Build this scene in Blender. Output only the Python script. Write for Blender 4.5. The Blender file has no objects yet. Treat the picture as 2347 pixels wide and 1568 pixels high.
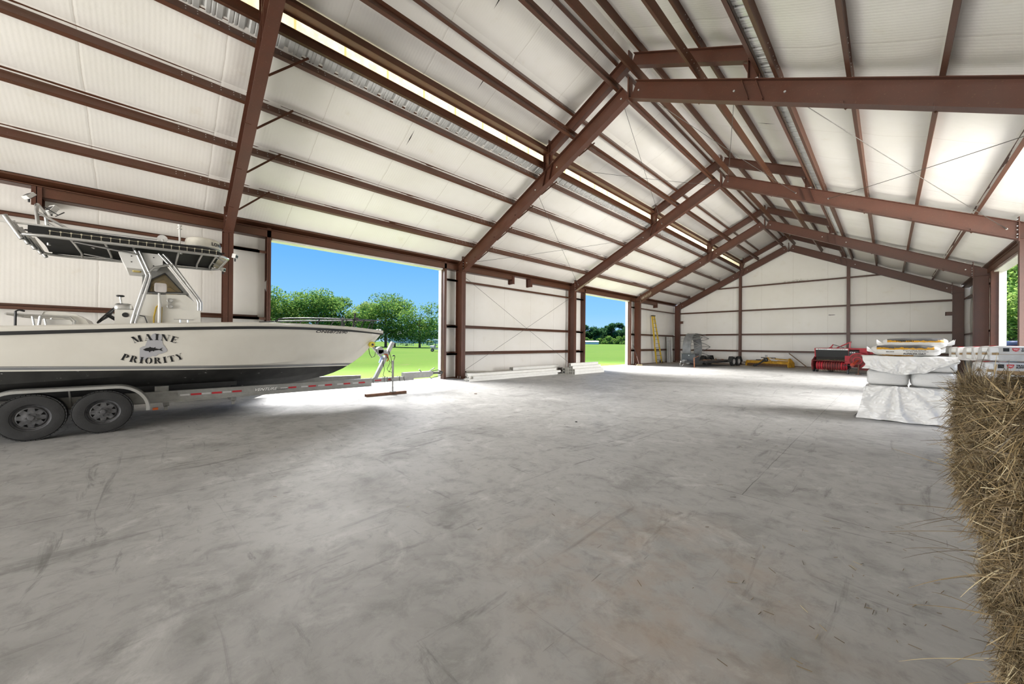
import bpy, bmesh, math, random
from mathutils import Vector, Matrix, noise
R = math.radians
SC = bpy.context.scene
COL = SC.collection
rnd = random.Random(7)

# ------------------------------------------------------------------ mesh building
class MB:
    def __init__(s): s.v = []; s.f = []
    def add(s, vs, fs):
        o = len(s.v); s.v += [tuple(v) for v in vs]; s.f += [tuple(i + o for i in f) for f in fs]; return s
    def bx(s, x0, x1, y0, y1, z0, z1):
        return s.add([(x0,y0,z0),(x1,y0,z0),(x1,y1,z0),(x0,y1,z0),(x0,y0,z1),(x1,y0,z1),(x1,y1,z1),(x0,y1,z1)],
                     [(0,3,2,1),(4,5,6,7),(0,1,5,4),(1,2,6,5),(2,3,7,6),(3,0,4,7)])
    def box(s, c, d, rz=0, m=None):
        h = [k / 2 for k in d]; M = m or Matrix.Rotation(rz, 3, 'Z'); c = Vector(c)
        vs = [c + M @ Vector((x*h[0], y*h[1], z*h[2])) for z in (-1,1) for x, y in ((-1,-1),(1,-1),(1,1),(-1,1))]
        return s.add(vs, [(0,3,2,1),(4,5,6,7),(0,1,5,4),(1,2,6,5),(2,3,7,6),(3,0,4,7)])
    def beam(s, p, q, w, h, up=(0,0,1)):
        p = Vector(p); q = Vector(q); d = (q - p).normalized(); up = Vector(up)
        a = d.cross(up)
        if a.length < 1e-5: a = d.cross(Vector((1,0,0)))
        a.normalize(); b = a.cross(d).normalized()
        vs = [e + a*(i*w/2) + b*(j*h/2) for e in (p, q) for i, j in ((-1,-1),(1,-1),(1,1),(-1,1))]
        return s.add(vs, [(0,1,2,3),(7,6,5,4),(0,4,5,1),(1,5,6,2),(2,6,7,3),(3,7,4,0)])
    def cyl(s, p, q, r, n=12, r2=None, cap=True):
        p = Vector(p); q = Vector(q); d = (q - p).normalized(); r2 = r if r2 is None else r2
        a = d.orthogonal().normalized(); b = d.cross(a)
        vs = []
        for e, rr in ((p, r), (q, r2)):
            vs += [e + (a*math.cos(2*math.pi*i/n) + b*math.sin(2*math.pi*i/n))*rr for i in range(n)]
        fs = [(i, (i+1) % n, n + (i+1) % n, n + i) for i in range(n)]
        if cap: fs += [tuple(range(n-1, -1, -1)), tuple(range(n, 2*n))]
        return s.add(vs, fs)
    def tube(s, pts, r, n=8, closed=False):
        P = [Vector(p) for p in pts]; m = len(P); rings = []; a = None
        for i in range(m):
            t = (P[(i+1) % m] - P[i-1]) if closed else (P[min(i+1, m-1)] - P[max(i-1, 0)])
            t.normalize()
            a = t.orthogonal().normalized() if a is None else (a - t*a.dot(t)).normalized()
            b = t.cross(a); rr = r[i] if isinstance(r, (list, tuple)) else r
            rings.append([P[i] + (a*math.cos(2*math.pi*k/n) + b*math.sin(2*math.pi*k/n))*rr for k in range(n)])
        return s.loft(rings, True, not closed, closed)
    def loft(s, rings, wrap=True, caps=False, closed=False):
        n = len(rings[0]); m = len(rings); vs = [v for r_ in rings for v in r_]; fs = []
        for i in range(m if closed else m-1):
            j = (i+1) % m
            for k in range(n if wrap else n-1):
                l = (k+1) % n; fs.append((i*n+k, i*n+l, j*n+l, j*n+k))
        if caps: fs += [tuple(range(n-1, -1, -1)), tuple(range((m-1)*n, m*n))]
        return s.add(vs, fs)
    def lathe(s, prof, c, axis=(0,0,1), n=24, caps=False, a0=0, a1=2*math.pi):
        c = Vector(c); d = Vector(axis).normalized(); a = d.orthogonal().normalized(); b = d.cross(a)
        full = abs(a1 - a0 - 2*math.pi) < 1e-6; k = n if full else n + 1
        rings = [[c + d*z + (a*math.cos(a0+(a1-a0)*i/n) + b*math.sin(a0+(a1-a0)*i/n))*r for i in range(k)] for r, z in prof]
        return s.loft(rings, full, caps and full)
    def prism(s, poly, ext):
        P = [Vector(p) for p in poly]; e = Vector(ext); n = len(P)
        return s.add(P + [p + e for p in P], [tuple(range(n-1, -1, -1)), tuple(range(n, 2*n))] + [(i, (i+1) % n, n+(i+1) % n, n+i) for i in range(n)])
    def grid(s, fn, nu, nv):
        vs = [fn(i/nu, j/nv) for j in range(nv+1) for i in range(nu+1)]; w = nu+1
        return s.add(vs, [(j*w+i, j*w+i+1, (j+1)*w+i+1, (j+1)*w+i) for j in range(nv) for i in range(nu)])
    def blob(s, c, d, rz=0, seg=10, pw=.5, wob=0, seed=0, m=None):   # rounded pillow (superellipsoid)
        c = Vector(c); M = m or Matrix.Rotation(rz, 3, 'Z')
        sp = lambda t: math.copysign(abs(t)**pw, t); rings = []
        for j in range(seg+1):
            ph = -math.pi/2 + math.pi*j/seg; ring = []
            for i in range(2*seg):
                th = 2*math.pi*i/(2*seg); cp = sp(math.cos(ph)) if 0 < j < seg else 0.001
                p = Vector((cp*sp(math.cos(th))*d[0]/2, cp*sp(math.sin(th))*d[1]/2, sp(math.sin(ph))*d[2]/2))
                if wob: p *= 1 + wob*noise.noise(p*5 + Vector((seed*7.1, 0, 0)))
                ring.append(c + M @ p)
            rings.append(ring)
        return s.loft(rings, True, True)

def build(name, mb, m, parent=None, loc=None, smooth=None, recalc=True):
    me = bpy.data.meshes.new(name)
    if parent is not None: o0 = Vector(parent['_o']) if '_o' in parent else Vector((0,0,0))
    else: o0 = Vector(loc) if loc is not None else Vector((0,0,0))
    me.from_pydata([tuple(Vector(v) - o0) for v in mb.v], [], mb.f)
    if recalc:
        b = bmesh.new(); b.from_mesh(me); bmesh.ops.recalc_face_normals(b, faces=b.faces[:]); b.to_mesh(me); b.free()
    me.materials.append(m)
    if smooth is not None:
        me.polygons.foreach_set('use_smooth', [True]*len(me.polygons))
        me.set_sharp_from_angle(angle=R(smooth))
    o = bpy.data.objects.new(name, me); COL.objects.link(o)
    o['_o'] = tuple(o0)
    if parent is not None: o.parent = parent
    else: o.location = o0
    return o
ALL = []
def tag(o, label, cat, group=None, kind=None):
    o['label'] = label; o['category'] = cat
    if group: o['group'] = group
    if kind: o['kind'] = kind
    return o
def thing(name, label, cat, loc=(0,0,0), group=None, kind=None):
    o = bpy.data.objects.new(name, None); COL.objects.link(o); o.location = loc; o['_o'] = tuple(loc)
    o.empty_display_size = .1
    return tag(o, label, cat, group, kind)
def plab(o, label): o['label'] = label; return o
def kids(o): return [c for c in bpy.data.objects if c.parent == o]
def dup(o, loc, label=None, rz=None, parent=None, ch=None):
    c = o.copy(); COL.objects.link(c)
    if parent is not None: c.parent = parent
    else:
        c.location = loc
        if rz is not None: c.rotation_euler = (0, 0, rz)
        if label: c['label'] = label
    for k in kids_map.get(o.name, kids(o)):
        dup(k, None, parent=c)
    return c
kids_map = {}

# ------------------------------------------------------------------ materials
def srgb(r, g, b):
    f = lambda c: (c/255/12.92) if c/255 <= .04045 else ((c/255+.055)/1.055)**2.4
    return (f(r), f(g), f(b))
class NT:
    def __init__(s, name):
        s.m = bpy.data.materials.new(name); s.m.use_nodes = True; s.t = s.m.node_tree; s.t.nodes.clear()
        s.out = s.n('ShaderNodeOutputMaterial'); s.p = s.n('ShaderNodeBsdfPrincipled'); s.l(s.p.outputs[0], s.out.inputs[0])
        s.tc = s.n('ShaderNodeTexCoord'); s.co = s.tc.outputs['Object']
    def n(s, t, **k):
        x = s.t.nodes.new(t)
        for a, b in k.items(): setattr(x, a, b)
        return x
    def l(s, a, b): s.t.links.new(a, b)
    def set(s, i, v):
        if isinstance(v, bpy.types.NodeSocket): s.l(v, i)
        else: i.default_value = v
    def map(s, scale=(1,1,1), rot=(0,0,0), co=None):
        x = s.n('ShaderNodeMapping'); s.l(co or s.co, x.inputs[0]); x.inputs['Scale'].default_value = scale; x.inputs['Rotation'].default_value = rot
        return x.outputs[0]
    def noise(s, scale, detail=4, rough=.55, co=None, dist=0):
        x = s.n('ShaderNodeTexNoise'); s.l(co or s.co, x.inputs['Vector']); x.inputs['Scale'].default_value = scale
        x.inputs['Detail'].default_value = detail; x.inputs['Roughness'].default_value = rough; x.inputs['Distortion'].default_value = dist
        return x.outputs[0]
    def math(s, op, a, b=0, c=None, clamp=False):
        x = s.n('ShaderNodeMath', operation=op, use_clamp=clamp); s.set(x.inputs[0], a); s.set(x.inputs[1], b)
        if c is not None: s.set(x.inputs[2], c)
        return x.outputs[0]
    def ramp(s, f, stops):
        x = s.n('ShaderNodeValToRGB'); s.l(f, x.inputs[0]); e = x.color_ramp.elements
        while len(e) < len(stops): e.new(.5)
        for i, (p, c) in enumerate(stops): e[i].position = p; e[i].color = (*c, 1) if len(c) == 3 else c
        return x.outputs[0]
    def step(s, f, a, b):
        x = s.n('ShaderNodeMapRange', clamp=True); s.l(f, x.inputs[0]); x.inputs[1].default_value = a; x.inputs[2].default_value = b
        return x.outputs[0]
    def mix(s, f, a, b, mode='MIX'):
        x = s.n('ShaderNodeMix', data_type='RGBA', blend_type=mode); s.set(x.inputs[0], f)
        for i, v in ((6, a), (7, b)): s.set(x.inputs[i], v if isinstance(v, bpy.types.NodeSocket) else (*v, 1))
        return x.outputs[2]
    def xyz(s, co=None):
        x = s.n('ShaderNodeSeparateXYZ'); s.l(co or s.co, x.inputs[0]); return x.outputs
    def bump(s, h, strength=.3, dist=.01):
        x = s.n('ShaderNodeBump'); s.l(h, x.inputs['Height']); x.inputs['Strength'].default_value = strength; x.inputs['Distance'].default_value = dist
        s.l(x.outputs[0], s.p.inputs['Normal']); return x
    def base(s, c): s.set(s.p.inputs['Base Color'], c if isinstance(c, bpy.types.NodeSocket) else (*c, 1))
    def pr(s, **k):
        for a, b in k.items(): s.set(s.p.inputs[a.replace('_', ' ')], b)
def mat(name, c, rough=.5, metal=0, var=.12, scale=6, bump=0, bscale=60, stretch=(1,1,1), **k):
    t = NT(name); f = t.noise(scale, 5, .6, t.map(stretch))
    t.base(t.mix(t.step(f, .3, .7), [x*(1-var) for x in c], [min(1, x*(1+var)) for x in c]))
    t.pr(Roughness=rough, Metallic=metal, **k)
    if bump: t.bump(t.noise(bscale, 3), bump, .01)
    return t.m

RUST = (.098, .034, .019)
def steel(name, c, tint):
    t = NT(name); f = t.noise(2.5, 6, .6); g = t.noise(30, 3)
    a = t.mix(t.step(f, .35, .75), c, tint)
    a = t.mix(t.math('MULTIPLY', t.step(g, .62, .72), .35), a, (.20, .12, .06))
    t.base(a); t.pr(Roughness=.42); t.bump(g, .08, .004); return t.m
M_steel = steel('red_oxide_steel', RUST, (.075, .030, .017))
M_purlin = steel('red_oxide_purlin', (.100, .036, .019), (.082, .036, .016))
M_bolt = mat('galvanised_bolt', (.62, .62, .6), .35, .6)
M_galv = mat('galvanised_steel', (.25, .25, .24), .45, .55, .18, 9)
M_alu = mat('brushed_aluminium', (.60, .60, .59), .28, .9, .06, 20)
M_trim = mat('white_door_trim', (.72, .70, .66), .4, 0, .06)
M_dark = mat('black_rubber', (.018, .018, .018), .65, 0, .25, 12, .1)
M_black = mat('black_plastic', (.02, .02, .021), .45, 0, .2)
M_white = mat('white_gelcoat', (.74, .72, .66), .22, 0, .03, 2)
M_wplast = mat('white_plastic', (.74, .73, .70), .35, 0, .04)
M_cable = mat('steel_cable', (.10, .095, .085), .5, .4)
M_red = mat('red_reflector', (.42, .02, .03), .3)
M_silver = mat('silver_reflector', (.55, .55, .55), .3, .4)
M_vinyl = mat('white_vinyl', (.74, .73, .69), .4, 0, .06, 5)
M_wood = mat('weathered_wood', (.22, .15, .09), .75, 0, .35, 4, .2, 40, (1, 8, 8))

def insul(name, axis):
    t = NT(name); x = t.xyz()
    n1 = t.noise(.55, 4, .6); n2 = t.noise(2.2, 5, .65)
    c = t.mix(t.step(n1, .3, .72), (.85, .825, .785), (.79, .76, .70))
    c = t.mix(t.math('MULTIPLY', t.step(n2, .62, .82), .30), c, (.62, .52, .36))
    # taped seams between the insulation rolls
    u = x[axis]
    fr = t.math('FRACT', t.math('DIVIDE', t.math('ADD', u, t.math('MULTIPLY', n2, .05)), 1.83), 0)
    sm = t.math('LESS_THAN', t.math('ABSOLUTE', t.math('SUBTRACT', fr, .5)), .004)
    c = t.mix(t.math('MULTIPLY', sm, .45), c, (.50, .45, .38))
    t.base(c); t.pr(Roughness=.38)
    rib = t.math('SINE', t.math('MULTIPLY', u, 95)); sm2 = t.step(t.math('ABSOLUTE', t.math('SUBTRACT', fr, .5)), .0, .02)
    h = t.math('ADD', t.math('MULTIPLY', rib, .1), t.math('ADD', t.math('MULTIPLY', n2, 1.6), sm2))
    t.bump(h, .25, .012); return t.m
M_insY = insul('vinyl_faced_insulation_side', 1)
M_insX = insul('vinyl_faced_insulation_end', 0)

def concrete():
    t = NT('stained_concrete'); x = t.xyz()
    big = t.noise(.16, 5, .6); med = t.noise(.9, 6, .62, None, .6); fine = t.noise(9, 6, .7); grit = t.noise(90, 3)
    c = t.mix(t.step(big, .3, .7), (.345, .342, .334), (.44, .436, .426))
    c = t.mix(t.math('MULTIPLY', t.step(med, .50, .68), .6), c, (.235, .231, .222))
    c = t.mix(t.math('MULTIPLY', t.step(t.noise(1.7, 7, .7, t.map((1, 1, 1), (0, 0, .6)), .8), .55, .70), .6), c, (.58, .576, .566))
    st = t.noise(1.0, 7, .72, t.map((3.2, .55, 1), (0, 0, .5)), 1.2)
    c = t.mix(t.math('MULTIPLY', t.step(st, .58, .68), .55), c, (.125, .123, .117))
    st2 = t.noise(1.3, 7, .72, t.map((.5, 3.6, 1), (0, 0, .25)), 1.5)
    c = t.mix(t.math('MULTIPLY', t.step(st2, .60, .68), .5), c, (.115, .113, .108))
    mot = t.noise(4.5, 7, .72, None, .7)
    c = t.mix(t.math('MULTIPLY', t.step(mot, .50, .72), .45), c, (.14, .138, .132)); c = t.mix(t.math('MULTIPLY', t.step(mot, .46, .30), .35), c, (.46, .458, .45))
    c = t.mix(t.math('MULTIPLY', t.step(fine, .52, .80), .5), c, (.15, .147, .14))
    sc = t.noise(2.2, 3, .5, t.map((6, .35, 1), (0, 0, -.7)), 2.0)
    c = t.mix(t.math('MULTIPLY', t.step(sc, .715, .73), .45), c, (.08, .078, .074))
    # dark oily spots
    sp = t.noise(2.6, 3, .5, t.map((1.3, 1, 1)))
    c = t.mix(t.math('MULTIPLY', t.step(sp, .71, .76), .55), c, (.13, .128, .122))
    # red clay dust: a patch in the middle of the floor and along the far and side walls
    dx = t.math('SUBTRACT', x[0], -1.05); dy = t.math('SUBTRACT', x[1], 2.3)
    r2 = t.math('ADD', t.math('MULTIPLY', dx, dx), t.math('MULTIPLY', dy, dy))
    pt = t.math('MULTIPLY', t.step(r2, 1.5, 0), t.step(t.noise(2.0, 5, .65), .42, .68))
    far = t.math('MULTIPLY', t.step(x[1], 27.0, 31.2), t.step(t.noise(1.1, 5), .35, .6))
    sid = t.math('MULTIPLY', t.math('MULTIPLY', t.step(x[0], -10.9, -12.2), t.step(x[1], 9, 13)), t.step(t.noise(1.6, 5), .4, .6))
    clay = t.math('MAXIMUM', t.math('MULTIPLY', pt, .42), t.math('MAXIMUM', t.math('MULTIPLY', far, .8), t.math('MULTIPLY', sid, .6)))
    c = t.mix(clay, c, (.36, .225, .125))
    # saw-cut joints
    wob = t.math('MULTIPLY', t.math('SUBTRACT', t.noise(3, 4), .5), .03)
    def joint(u, p, w=.0034):
        return t.math('LESS_THAN', t.math('ABSOLUTE', t.math('ADD', t.math('SUBTRACT', u, p), wob)), w)
    j = t.math('MULTIPLY', joint(x[1], 4.15), t.math('GREATER_THAN', x[0], -6.8))
    j = t.math('MAXIMUM', j, t.math('MULTIPLY', joint(x[0], -1.0), t.math('GREATER_THAN', x[1], 4.15)))
    j = t.math('MAXIMUM', j, t.math('MULTIPLY', joint(x[0], -4.81), t.math('LESS_THAN', x[1], 4.15)))
    c = t.mix(t.math('MULTIPLY', j, t.math('MULTIPLY', t.step(med, .3, .6), .75)), c, (.06, .058, .054))
    t.base(c)
    t.pr(Roughness=t.math('ADD', t.math('MULTIPLY', med, .35), .42)); t.p.inputs['Specular IOR Level'].default_value = .28
    t.bump(t.math('ADD', t.math('MULTIPLY', fine, .6), t.math('MULTIPLY', grit, .25)), .18, .006)
    return t.m
M_floor = concrete()
# ------------------------------------------------------------------ camera
cam = bpy.data.cameras.new('camera'); co = bpy.data.objects.new('camera', cam); COL.objects.link(co); SC.camera = co
cam.sensor_fit = 'HORIZONTAL'; cam.sensor_width = 36; cam.lens = 840.72/2347*36; cam.clip_end = 1500; cam.clip_start = .05
co.matrix_world = Matrix.Translation((0, 0, 1.474)) @ Matrix.Rotation(.79813, 4, 'Z') @ Matrix.Rotation(math.pi/2 + .00258, 4, 'X') @ Matrix.Rotation(.00787, 4, 'Z')

# ------------------------------------------------------------------ building dimensions
XC = -4.81                       # ridge line
HW = 7.91                        # ridge to sheeting
XL, XR = XC - HW, XC + HW
YF, YB = -14.2, 31.55            # front gable, back gable
FR = [-13.865, -6.245, 1.375, 8.995, 16.615, 24.235]
YE = 31.22                       # end frame
D1 = (2.42, 8.28); D2 = (18.15, 23.5); D3 = (18.15, 23.5); DH = 4.41
zl = lambda d: 8.67 - .5*abs(d)  # side roofs
zu = lambda d: 9.37 - .5*abs(d)  # raised ridge roof

fl = MB(); fl.bx(XL-.45, XR+.45, YF-.3, YB+.15, -.3, 0)
tag(build('floor', fl, M_floor), 'grey stained concrete slab with saw-cut joints', 'floor', kind='structure')

# insulation panels: pillows between girts, seams every 1.8 m
def wall_x(x, sgn, holes, name, label):
    mb = MB(); zs = [0, 1.0, 2.15, 4.03, 4.76]
    ys = sorted({YF, YB, *[h for d in holes for h in d]})
    for a, b in zip(ys, ys[1:]):
        hole = any(d[0] <= a + .01 and b - .01 <= d[1] for d in holes)
        if hole:
            mb.bx(min(x, x-sgn*.06), max(x, x-sgn*.06), a, b, DH, 4.76); continue
        for z0, z1 in zip(zs, zs[1:]):
            n = max(2, int((b-a)/.3))
            def fn(u, v):
                y = a + (b-a)*u; z = z0 + (z1-z0)*v
                d = .028*math.sin(math.pi*v)**.6 * (.55 + .45*abs(math.sin(math.pi*y/1.83))**.5) + .02*noise.noise(Vector((x, y*1.3, z*.8)))*math.sin(math.pi*v)
                return (x + sgn*d, y, z)
            mb.grid(fn, n, 8)
    return tag(build(name, mb, M_insY, smooth=50), label, 'wall', kind='structure')
wall_x(XL, 1, [D1, D2], 'wall_left', 'off-white insulated long wall with two open doorways, behind the boat')
wall_x(XR, -1, [D3, (9.5, 16.3)], 'wall_right', 'off-white insulated long wall with an open doorway, beside the hay')  # second opening is added out of view to let fill light in
mb = MB(); zs = [0, 1.0, 2.23, 4.0, 5.78]
for z0, z1 in zip(zs, zs[1:] + [None]):
    def fn(u, v):
        x = XL + (XR-XL)*u; d = abs(x-XC); top = zu(d) if d < 2.98 else zl(d)
        hi = min(z1, top) if z1 else top; lo = min(z0, top)
        z = lo + (hi-lo)*v
        return (x, YB - .025*math.sin(math.pi*v)**.6*(.55+.45*abs(math.sin(math.pi*x/1.83))**.5) - .018*noise.noise(Vector((x*1.2, 3, z))), z)
    mb.grid(fn, 60, 7)
fn5 = lambda u, v: (XL+(XR-XL)*u, YB - .02*noise.noise(Vector((XL+(XR-XL)*u, 5, v*3))), 5.78 + max(0, ((zu if abs(XL+(XR-XL)*u-XC) < 2.98 else zl)(XL+(XR-XL)*u-XC)) - 5.78)*v)
mb.grid(fn5, 90, 6)
tag(build('wall_back', mb, M_insX, smooth=50), 'off-white insulated gable wall behind the red baler', 'wall', kind='structure')
mb = MB()
mb.prism([(XL, YF, 4.76), (XC-3, YF, zl(3)), (XC-3, YF, zu(3)), (XC, YF, zu(0)), (XC+3, YF, zu(3)), (XC+3, YF, zl(3)), (XR, YF, 4.76)], (0, -.06, 0))
mb.bx(XL, XL+.8, YF-.06, YF, 0, 4.76); mb.bx(XR-.8, XR, YF-.06, YF, 0, 4.76)
tag(build('wall_front', mb, M_insX), 'unseen gable end behind the viewer, left open to let light in', 'wall', kind='structure')  # opening assumed, so that light reaches the interior from behind

# roof insulation, sagging between purlins and dipping beside each frame
PL = [7.66, 6.48, 5.36, 4.27, 3.20]
PU = [3.0, 1.70, .30]
def sag(y, d, a):
    s = 0
    for f in FR + [YE]:
        s += .05*math.exp(-((y-f-.38)/.13)**2) + .045*math.exp(-((y-f+.38)/.16)**2)
    return s
mb = MB()
for sg in (-1, 1):
    for lst, zf in ((PL, zl), (PU + [0.0], zu)):
        for a, b in zip(lst, lst[1:]):
            def fn(u, v):
                y = YF + (YB-YF)*u; d = a + (b-a)*v; e = math.sin(math.pi*v)**.55
                w = abs(math.sin(math.pi*y/1.83))**.5
                dz = e*(.03 + .018*w + sag(y, d, a)) + e*.03*noise.noise(Vector((sg*d*1.1, y*.55, 2)))
                if zf is zu: dz += e*.09*max(0, noise.noise(Vector((d*2.2, y*.32, 7+sg))))
                return (XC + sg*d, y, zf(d) - dz)
            if a - b > .05: mb.grid(fn, 230, 7)
ceil = tag(build('ceiling', mb, M_insY, smooth=60), 'off-white vinyl-faced roof insulation, raised along the ridge', 'ceiling', kind='structure')
M_tear = mat('dark_tear', (.03, .025, .02), .8)
for (x, y, d, L) in ((-1, 4.65, 3.75, .45), (-1, 5.2, 1.0, .35), (-1, 5.9, 2.35, .5), (1, 13.2, 2.2, .5)):
    t_ = MB(); zf = zu if d < 3 else zl
    t_.add([(XC+x*(d-L/2), y, zf(d-L/2)-.09), (XC+x*d, y+.012, zf(d)-.10), (XC+x*(d+L/2), y+.004, zf(d+L/2)-.09), (XC+x*d, y-.014, zf(d)-.10)], [(0,1,2,3)])
    build('tear', t_, M_tear, ceil)
# bare ribbed roof sheet showing along the foot of the raised ridge
def ribs(a, b):
    out = []; y = a
    while y < b:
        for o_, h in ((0, 0), (.05, 0), (.075, .032), (.115, .032), (.14, 0), (.19, 0), (.197, .008), (.212, .008), (.22, 0), (.25, 0), (.257, .008), (.272, .008), (.28, 0)):
            out.append((y+o_, h))
        y += .305
    return [p for p in out if p[0] < b]
M_sheet = mat('bare_metal_sheet', (.62, .62, .60), .35, .35, .06)
RB = ribs(YF, YB)
for sg in (-1, 1):
    m1 = MB(); vs = []
    for y, h in RB: vs += [(XC+sg*3.26, y, zl(3.26)-.015+h), (XC+sg*2.97, y, zl(2.97)-.035+h)]
    m1.add(vs, [(2*i, 2*i+2, 2*i+3, 2*i+1) for i in range(len(RB)-1)])
    plab(build('roof_sheet', m1, M_sheet, ceil, recalc=False), 'bare ribbed metal strip')
    m2 = MB(); m2.bx(XC+sg*3.02-.02, XC+sg*3.02+.02, YF, YB, zu(3)-.02, zu(3)+.03); build('ridge_eave', m2, M_trim, ceil)
# translucent clerestory strips
t = NT('translucent_panel'); tr = t.n('ShaderNodeBsdfTranslucent'); df = t.n('ShaderNodeBsdfDiffuse'); mx = t.n('ShaderNodeMixShader')
g_ = t.noise(7, 4); xx = t.xyz()
fr = t.math('FRACT', t.math('DIVIDE', xx[1], .915)); lap = t.math('LESS_THAN', fr, .045)
cc = t.mix(t.step(g_, .35, .7), (.27, .25, .18), (.26, .215, .115)); cc = t.mix(t.math('MULTIPLY', lap, .75), cc, (.19, .12, .03))
t.l(cc, tr.inputs[0]); t.l(cc, df.inputs[0]); mx.inputs[0].default_value = .12; t.l(tr.outputs[0], mx.inputs[1]); t.l(df.outputs[0], mx.inputs[2]); t.l(mx.outputs[0], t.out.inputs[0])
M_trans = t.m
for k, sg in ((1, -1), (2, 1)):
    m1 = MB(); x = XC+sg*3.0; m1.add([(x, YF, 7.15), (x, YB, 7.15), (x, YB, 7.87), (x, YF, 7.87)], [(0,1,2,3)])
    tag(build('window_%d' % k, m1, M_trans, recalc=False), 'long yellowed translucent strip below the raised ridge, ' + ('on the boat side' if sg < 0 else 'on the hay side'), 'window', kind='structure')

# ------------------------------------------------------------------ rigid frames
def ibeam(mb, p, q, up, w, depth, tf=.014, tw=.012):
    p = Vector(p); q = Vector(q); up = Vector(up).normalized()
    mb.beam(p + up*tf/2, q + up*tf/2, w, tf, up); mb.beam(p + up*(depth-tf/2), q + up*(depth-tf/2), w, tf, up)
    mb.beam(p + up*depth/2, q + up*depth/2, tw, depth-2*tf, up)
FL = ['rust-red steel frame at the open gable', 'rust-red steel frame behind the viewer', 'nearest rust-red steel frame, crossing above the boat', 'rust-red steel frame between the large doorway and the cross-braced wall bay',
      'rust-red steel frame at the near side of the small doorway', 'rust-red steel frame at the far side of the small doorway', 'rust-red steel frame against the far gable wall']
def frame(y, label, end=False, front=False):
    t = thing('rigid_frame', label, 'steel frame', (XC, y, 0), 'rigid steel frames', 'structure')
    cs = math.sqrt(.8); w = .2 if not end else .15; ci = 7.25; co_ = 7.66
    for sg in (-1, 1):
        X = lambda d: XC + sg*d
        c = MB()
        for d, z1 in ((ci, 4.83), (co_-.014, 4.64)): c.bx(min(X(d), X(d+.014)), max(X(d), X(d+.014)), y-w/2, y+w/2, 0, z1)
        c.prism([(X(ci), y-.004, 0), (X(co_), y-.004, 0), (X(co_), y-.004, 4.62), (X(ci), y-.004, 4.82)], (0, .008, 0))
        c.bx(min(X(ci-.02), X(co_+.02)), max(X(ci-.02), X(co_+.02)), y-w/2-.02, y+w/2+.02, 0, .018)
        c.prism([(X(ci), y-w/2, 4.37), (X(co_), y-w/2, 4.37), (X(co_), y-w/2, 4.385), (X(ci), y-w/2, 4.385)], (0, w, 0))
        cm = build('column', c, M_steel, t)
        b = MB()
        for dx in (.12, .28):
            for dy in (-.06, .06): b.cyl((X(ci+dx), y+dy, .015), (X(ci+dx), y+dy, .10), .012, 8)
        build('anchor_bolt', b, M_bolt, cm)
        up = (sg*.5*cs, 0, cs)
        r = MB(); ibeam(r, (X(7.25), y, 4.345), (X(0.0), y, 7.96), up, w, .435)
        r.beam((X(ci-.016), y, 4.30), (X(ci-.016), y, 4.96), w+.02, .02, (1,0,0)) if False else r.bx(min(X(ci), X(ci-.02)), max(X(ci), X(ci-.02)), y-w/2-.01, y+w/2+.01, 4.30, 4.96)
        r.bx(min(X(0.0), X(.018)), max(X(0), X(.018)), y-w/2-.01, y+w/2+.01, 7.90, 8.52)
        for d in (2.72, 2.98):
            r.prism([(X(d), y-w/2+.01, zl(d)-.64), (X(d+.012), y-w/2+.01, zl(d)-.64), (X(d+.012-.12), y-w/2+.01, zl(d-.12)-.26), (X(d-.12), y-w/2+.01, zl(d-.12)-.26)], (0, w-.02, 0))
        for d in PL[1:4]: r.box((X(d-.05), y-.06, 8.02-.5*d), (.012, .11, .07), 0)
        rm = build('rafter', r, M_steel, t)
        bb = MB()
        for z in (4.42, 4.50, 4.62, 4.72, 4.90):
            for dy in (-.06, .06): bb.cyl((X(ci-.02), y+dy, z), (X(ci-.045), y+dy, z), .014, 6)
        for d in (7.05, 3.35, 2.45, .25): bb.cyl((X(d), y-.03, 8.21-.5*d), (X(d), y+.03, 8.21-.5*d), .022, 8)
        build('bolt', bb, M_bolt, rm)
        if not front:
            u = MB(); ibeam(u, (X(2.78), y, 7.44), (X(0), y, 8.83), up, w*.9, .30)
            u.bx(min(X(0), X(.016)), max(X(0), X(.016)), y-w/2, y+w/2, 8.78, 9.22)
            build('ridge_rafter', u, M_steel, t)
            p = MB(); p.bx(min(X(2.72), X(2.735)), max(X(2.72), X(2.735)), y-w/2, y+w/2, 7.09, 7.92); p.bx(min(X(2.93), X(2.945)), max(X(2.93), X(2.945)), y-w/2, y+w/2, 6.98, 7.75)
            p.bx(min(X(2.735), X(2.93)), max(X(2.735), X(2.93)), y-.004, y+.004, 7.09, 7.8)
            p.prism([(X(2.72), y-.006, 7.42), (X(2.60), y-.006, 7.52), (X(2.72), y-.006, 7.2)], (0, .012, 0))
            build('ridge_post', p, M_steel, t)
        if not end:
            for d in PL[1:] + [1.72]:
                for s2 in ((1,) if d > 2 else (1,)):
                    fb = MB(); fb.beam((X(d-.02), y+.09, 7.965-.5*d), (X(d-.16), y+.72, 8.47-.5*(d-.16)), .04, .006); fb.beam((X(d-.02), y+.09, 7.965-.5*d), (X(d-.16), y+.72, 8.47-.5*(d-.16)), .006, .04)
                    build('flange_brace', fb, M_purlin, t)
    return t
for y, lb in zip(FR, FL): frame(y, lb)
F_end = frame(YE, FL[6], True)
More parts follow.
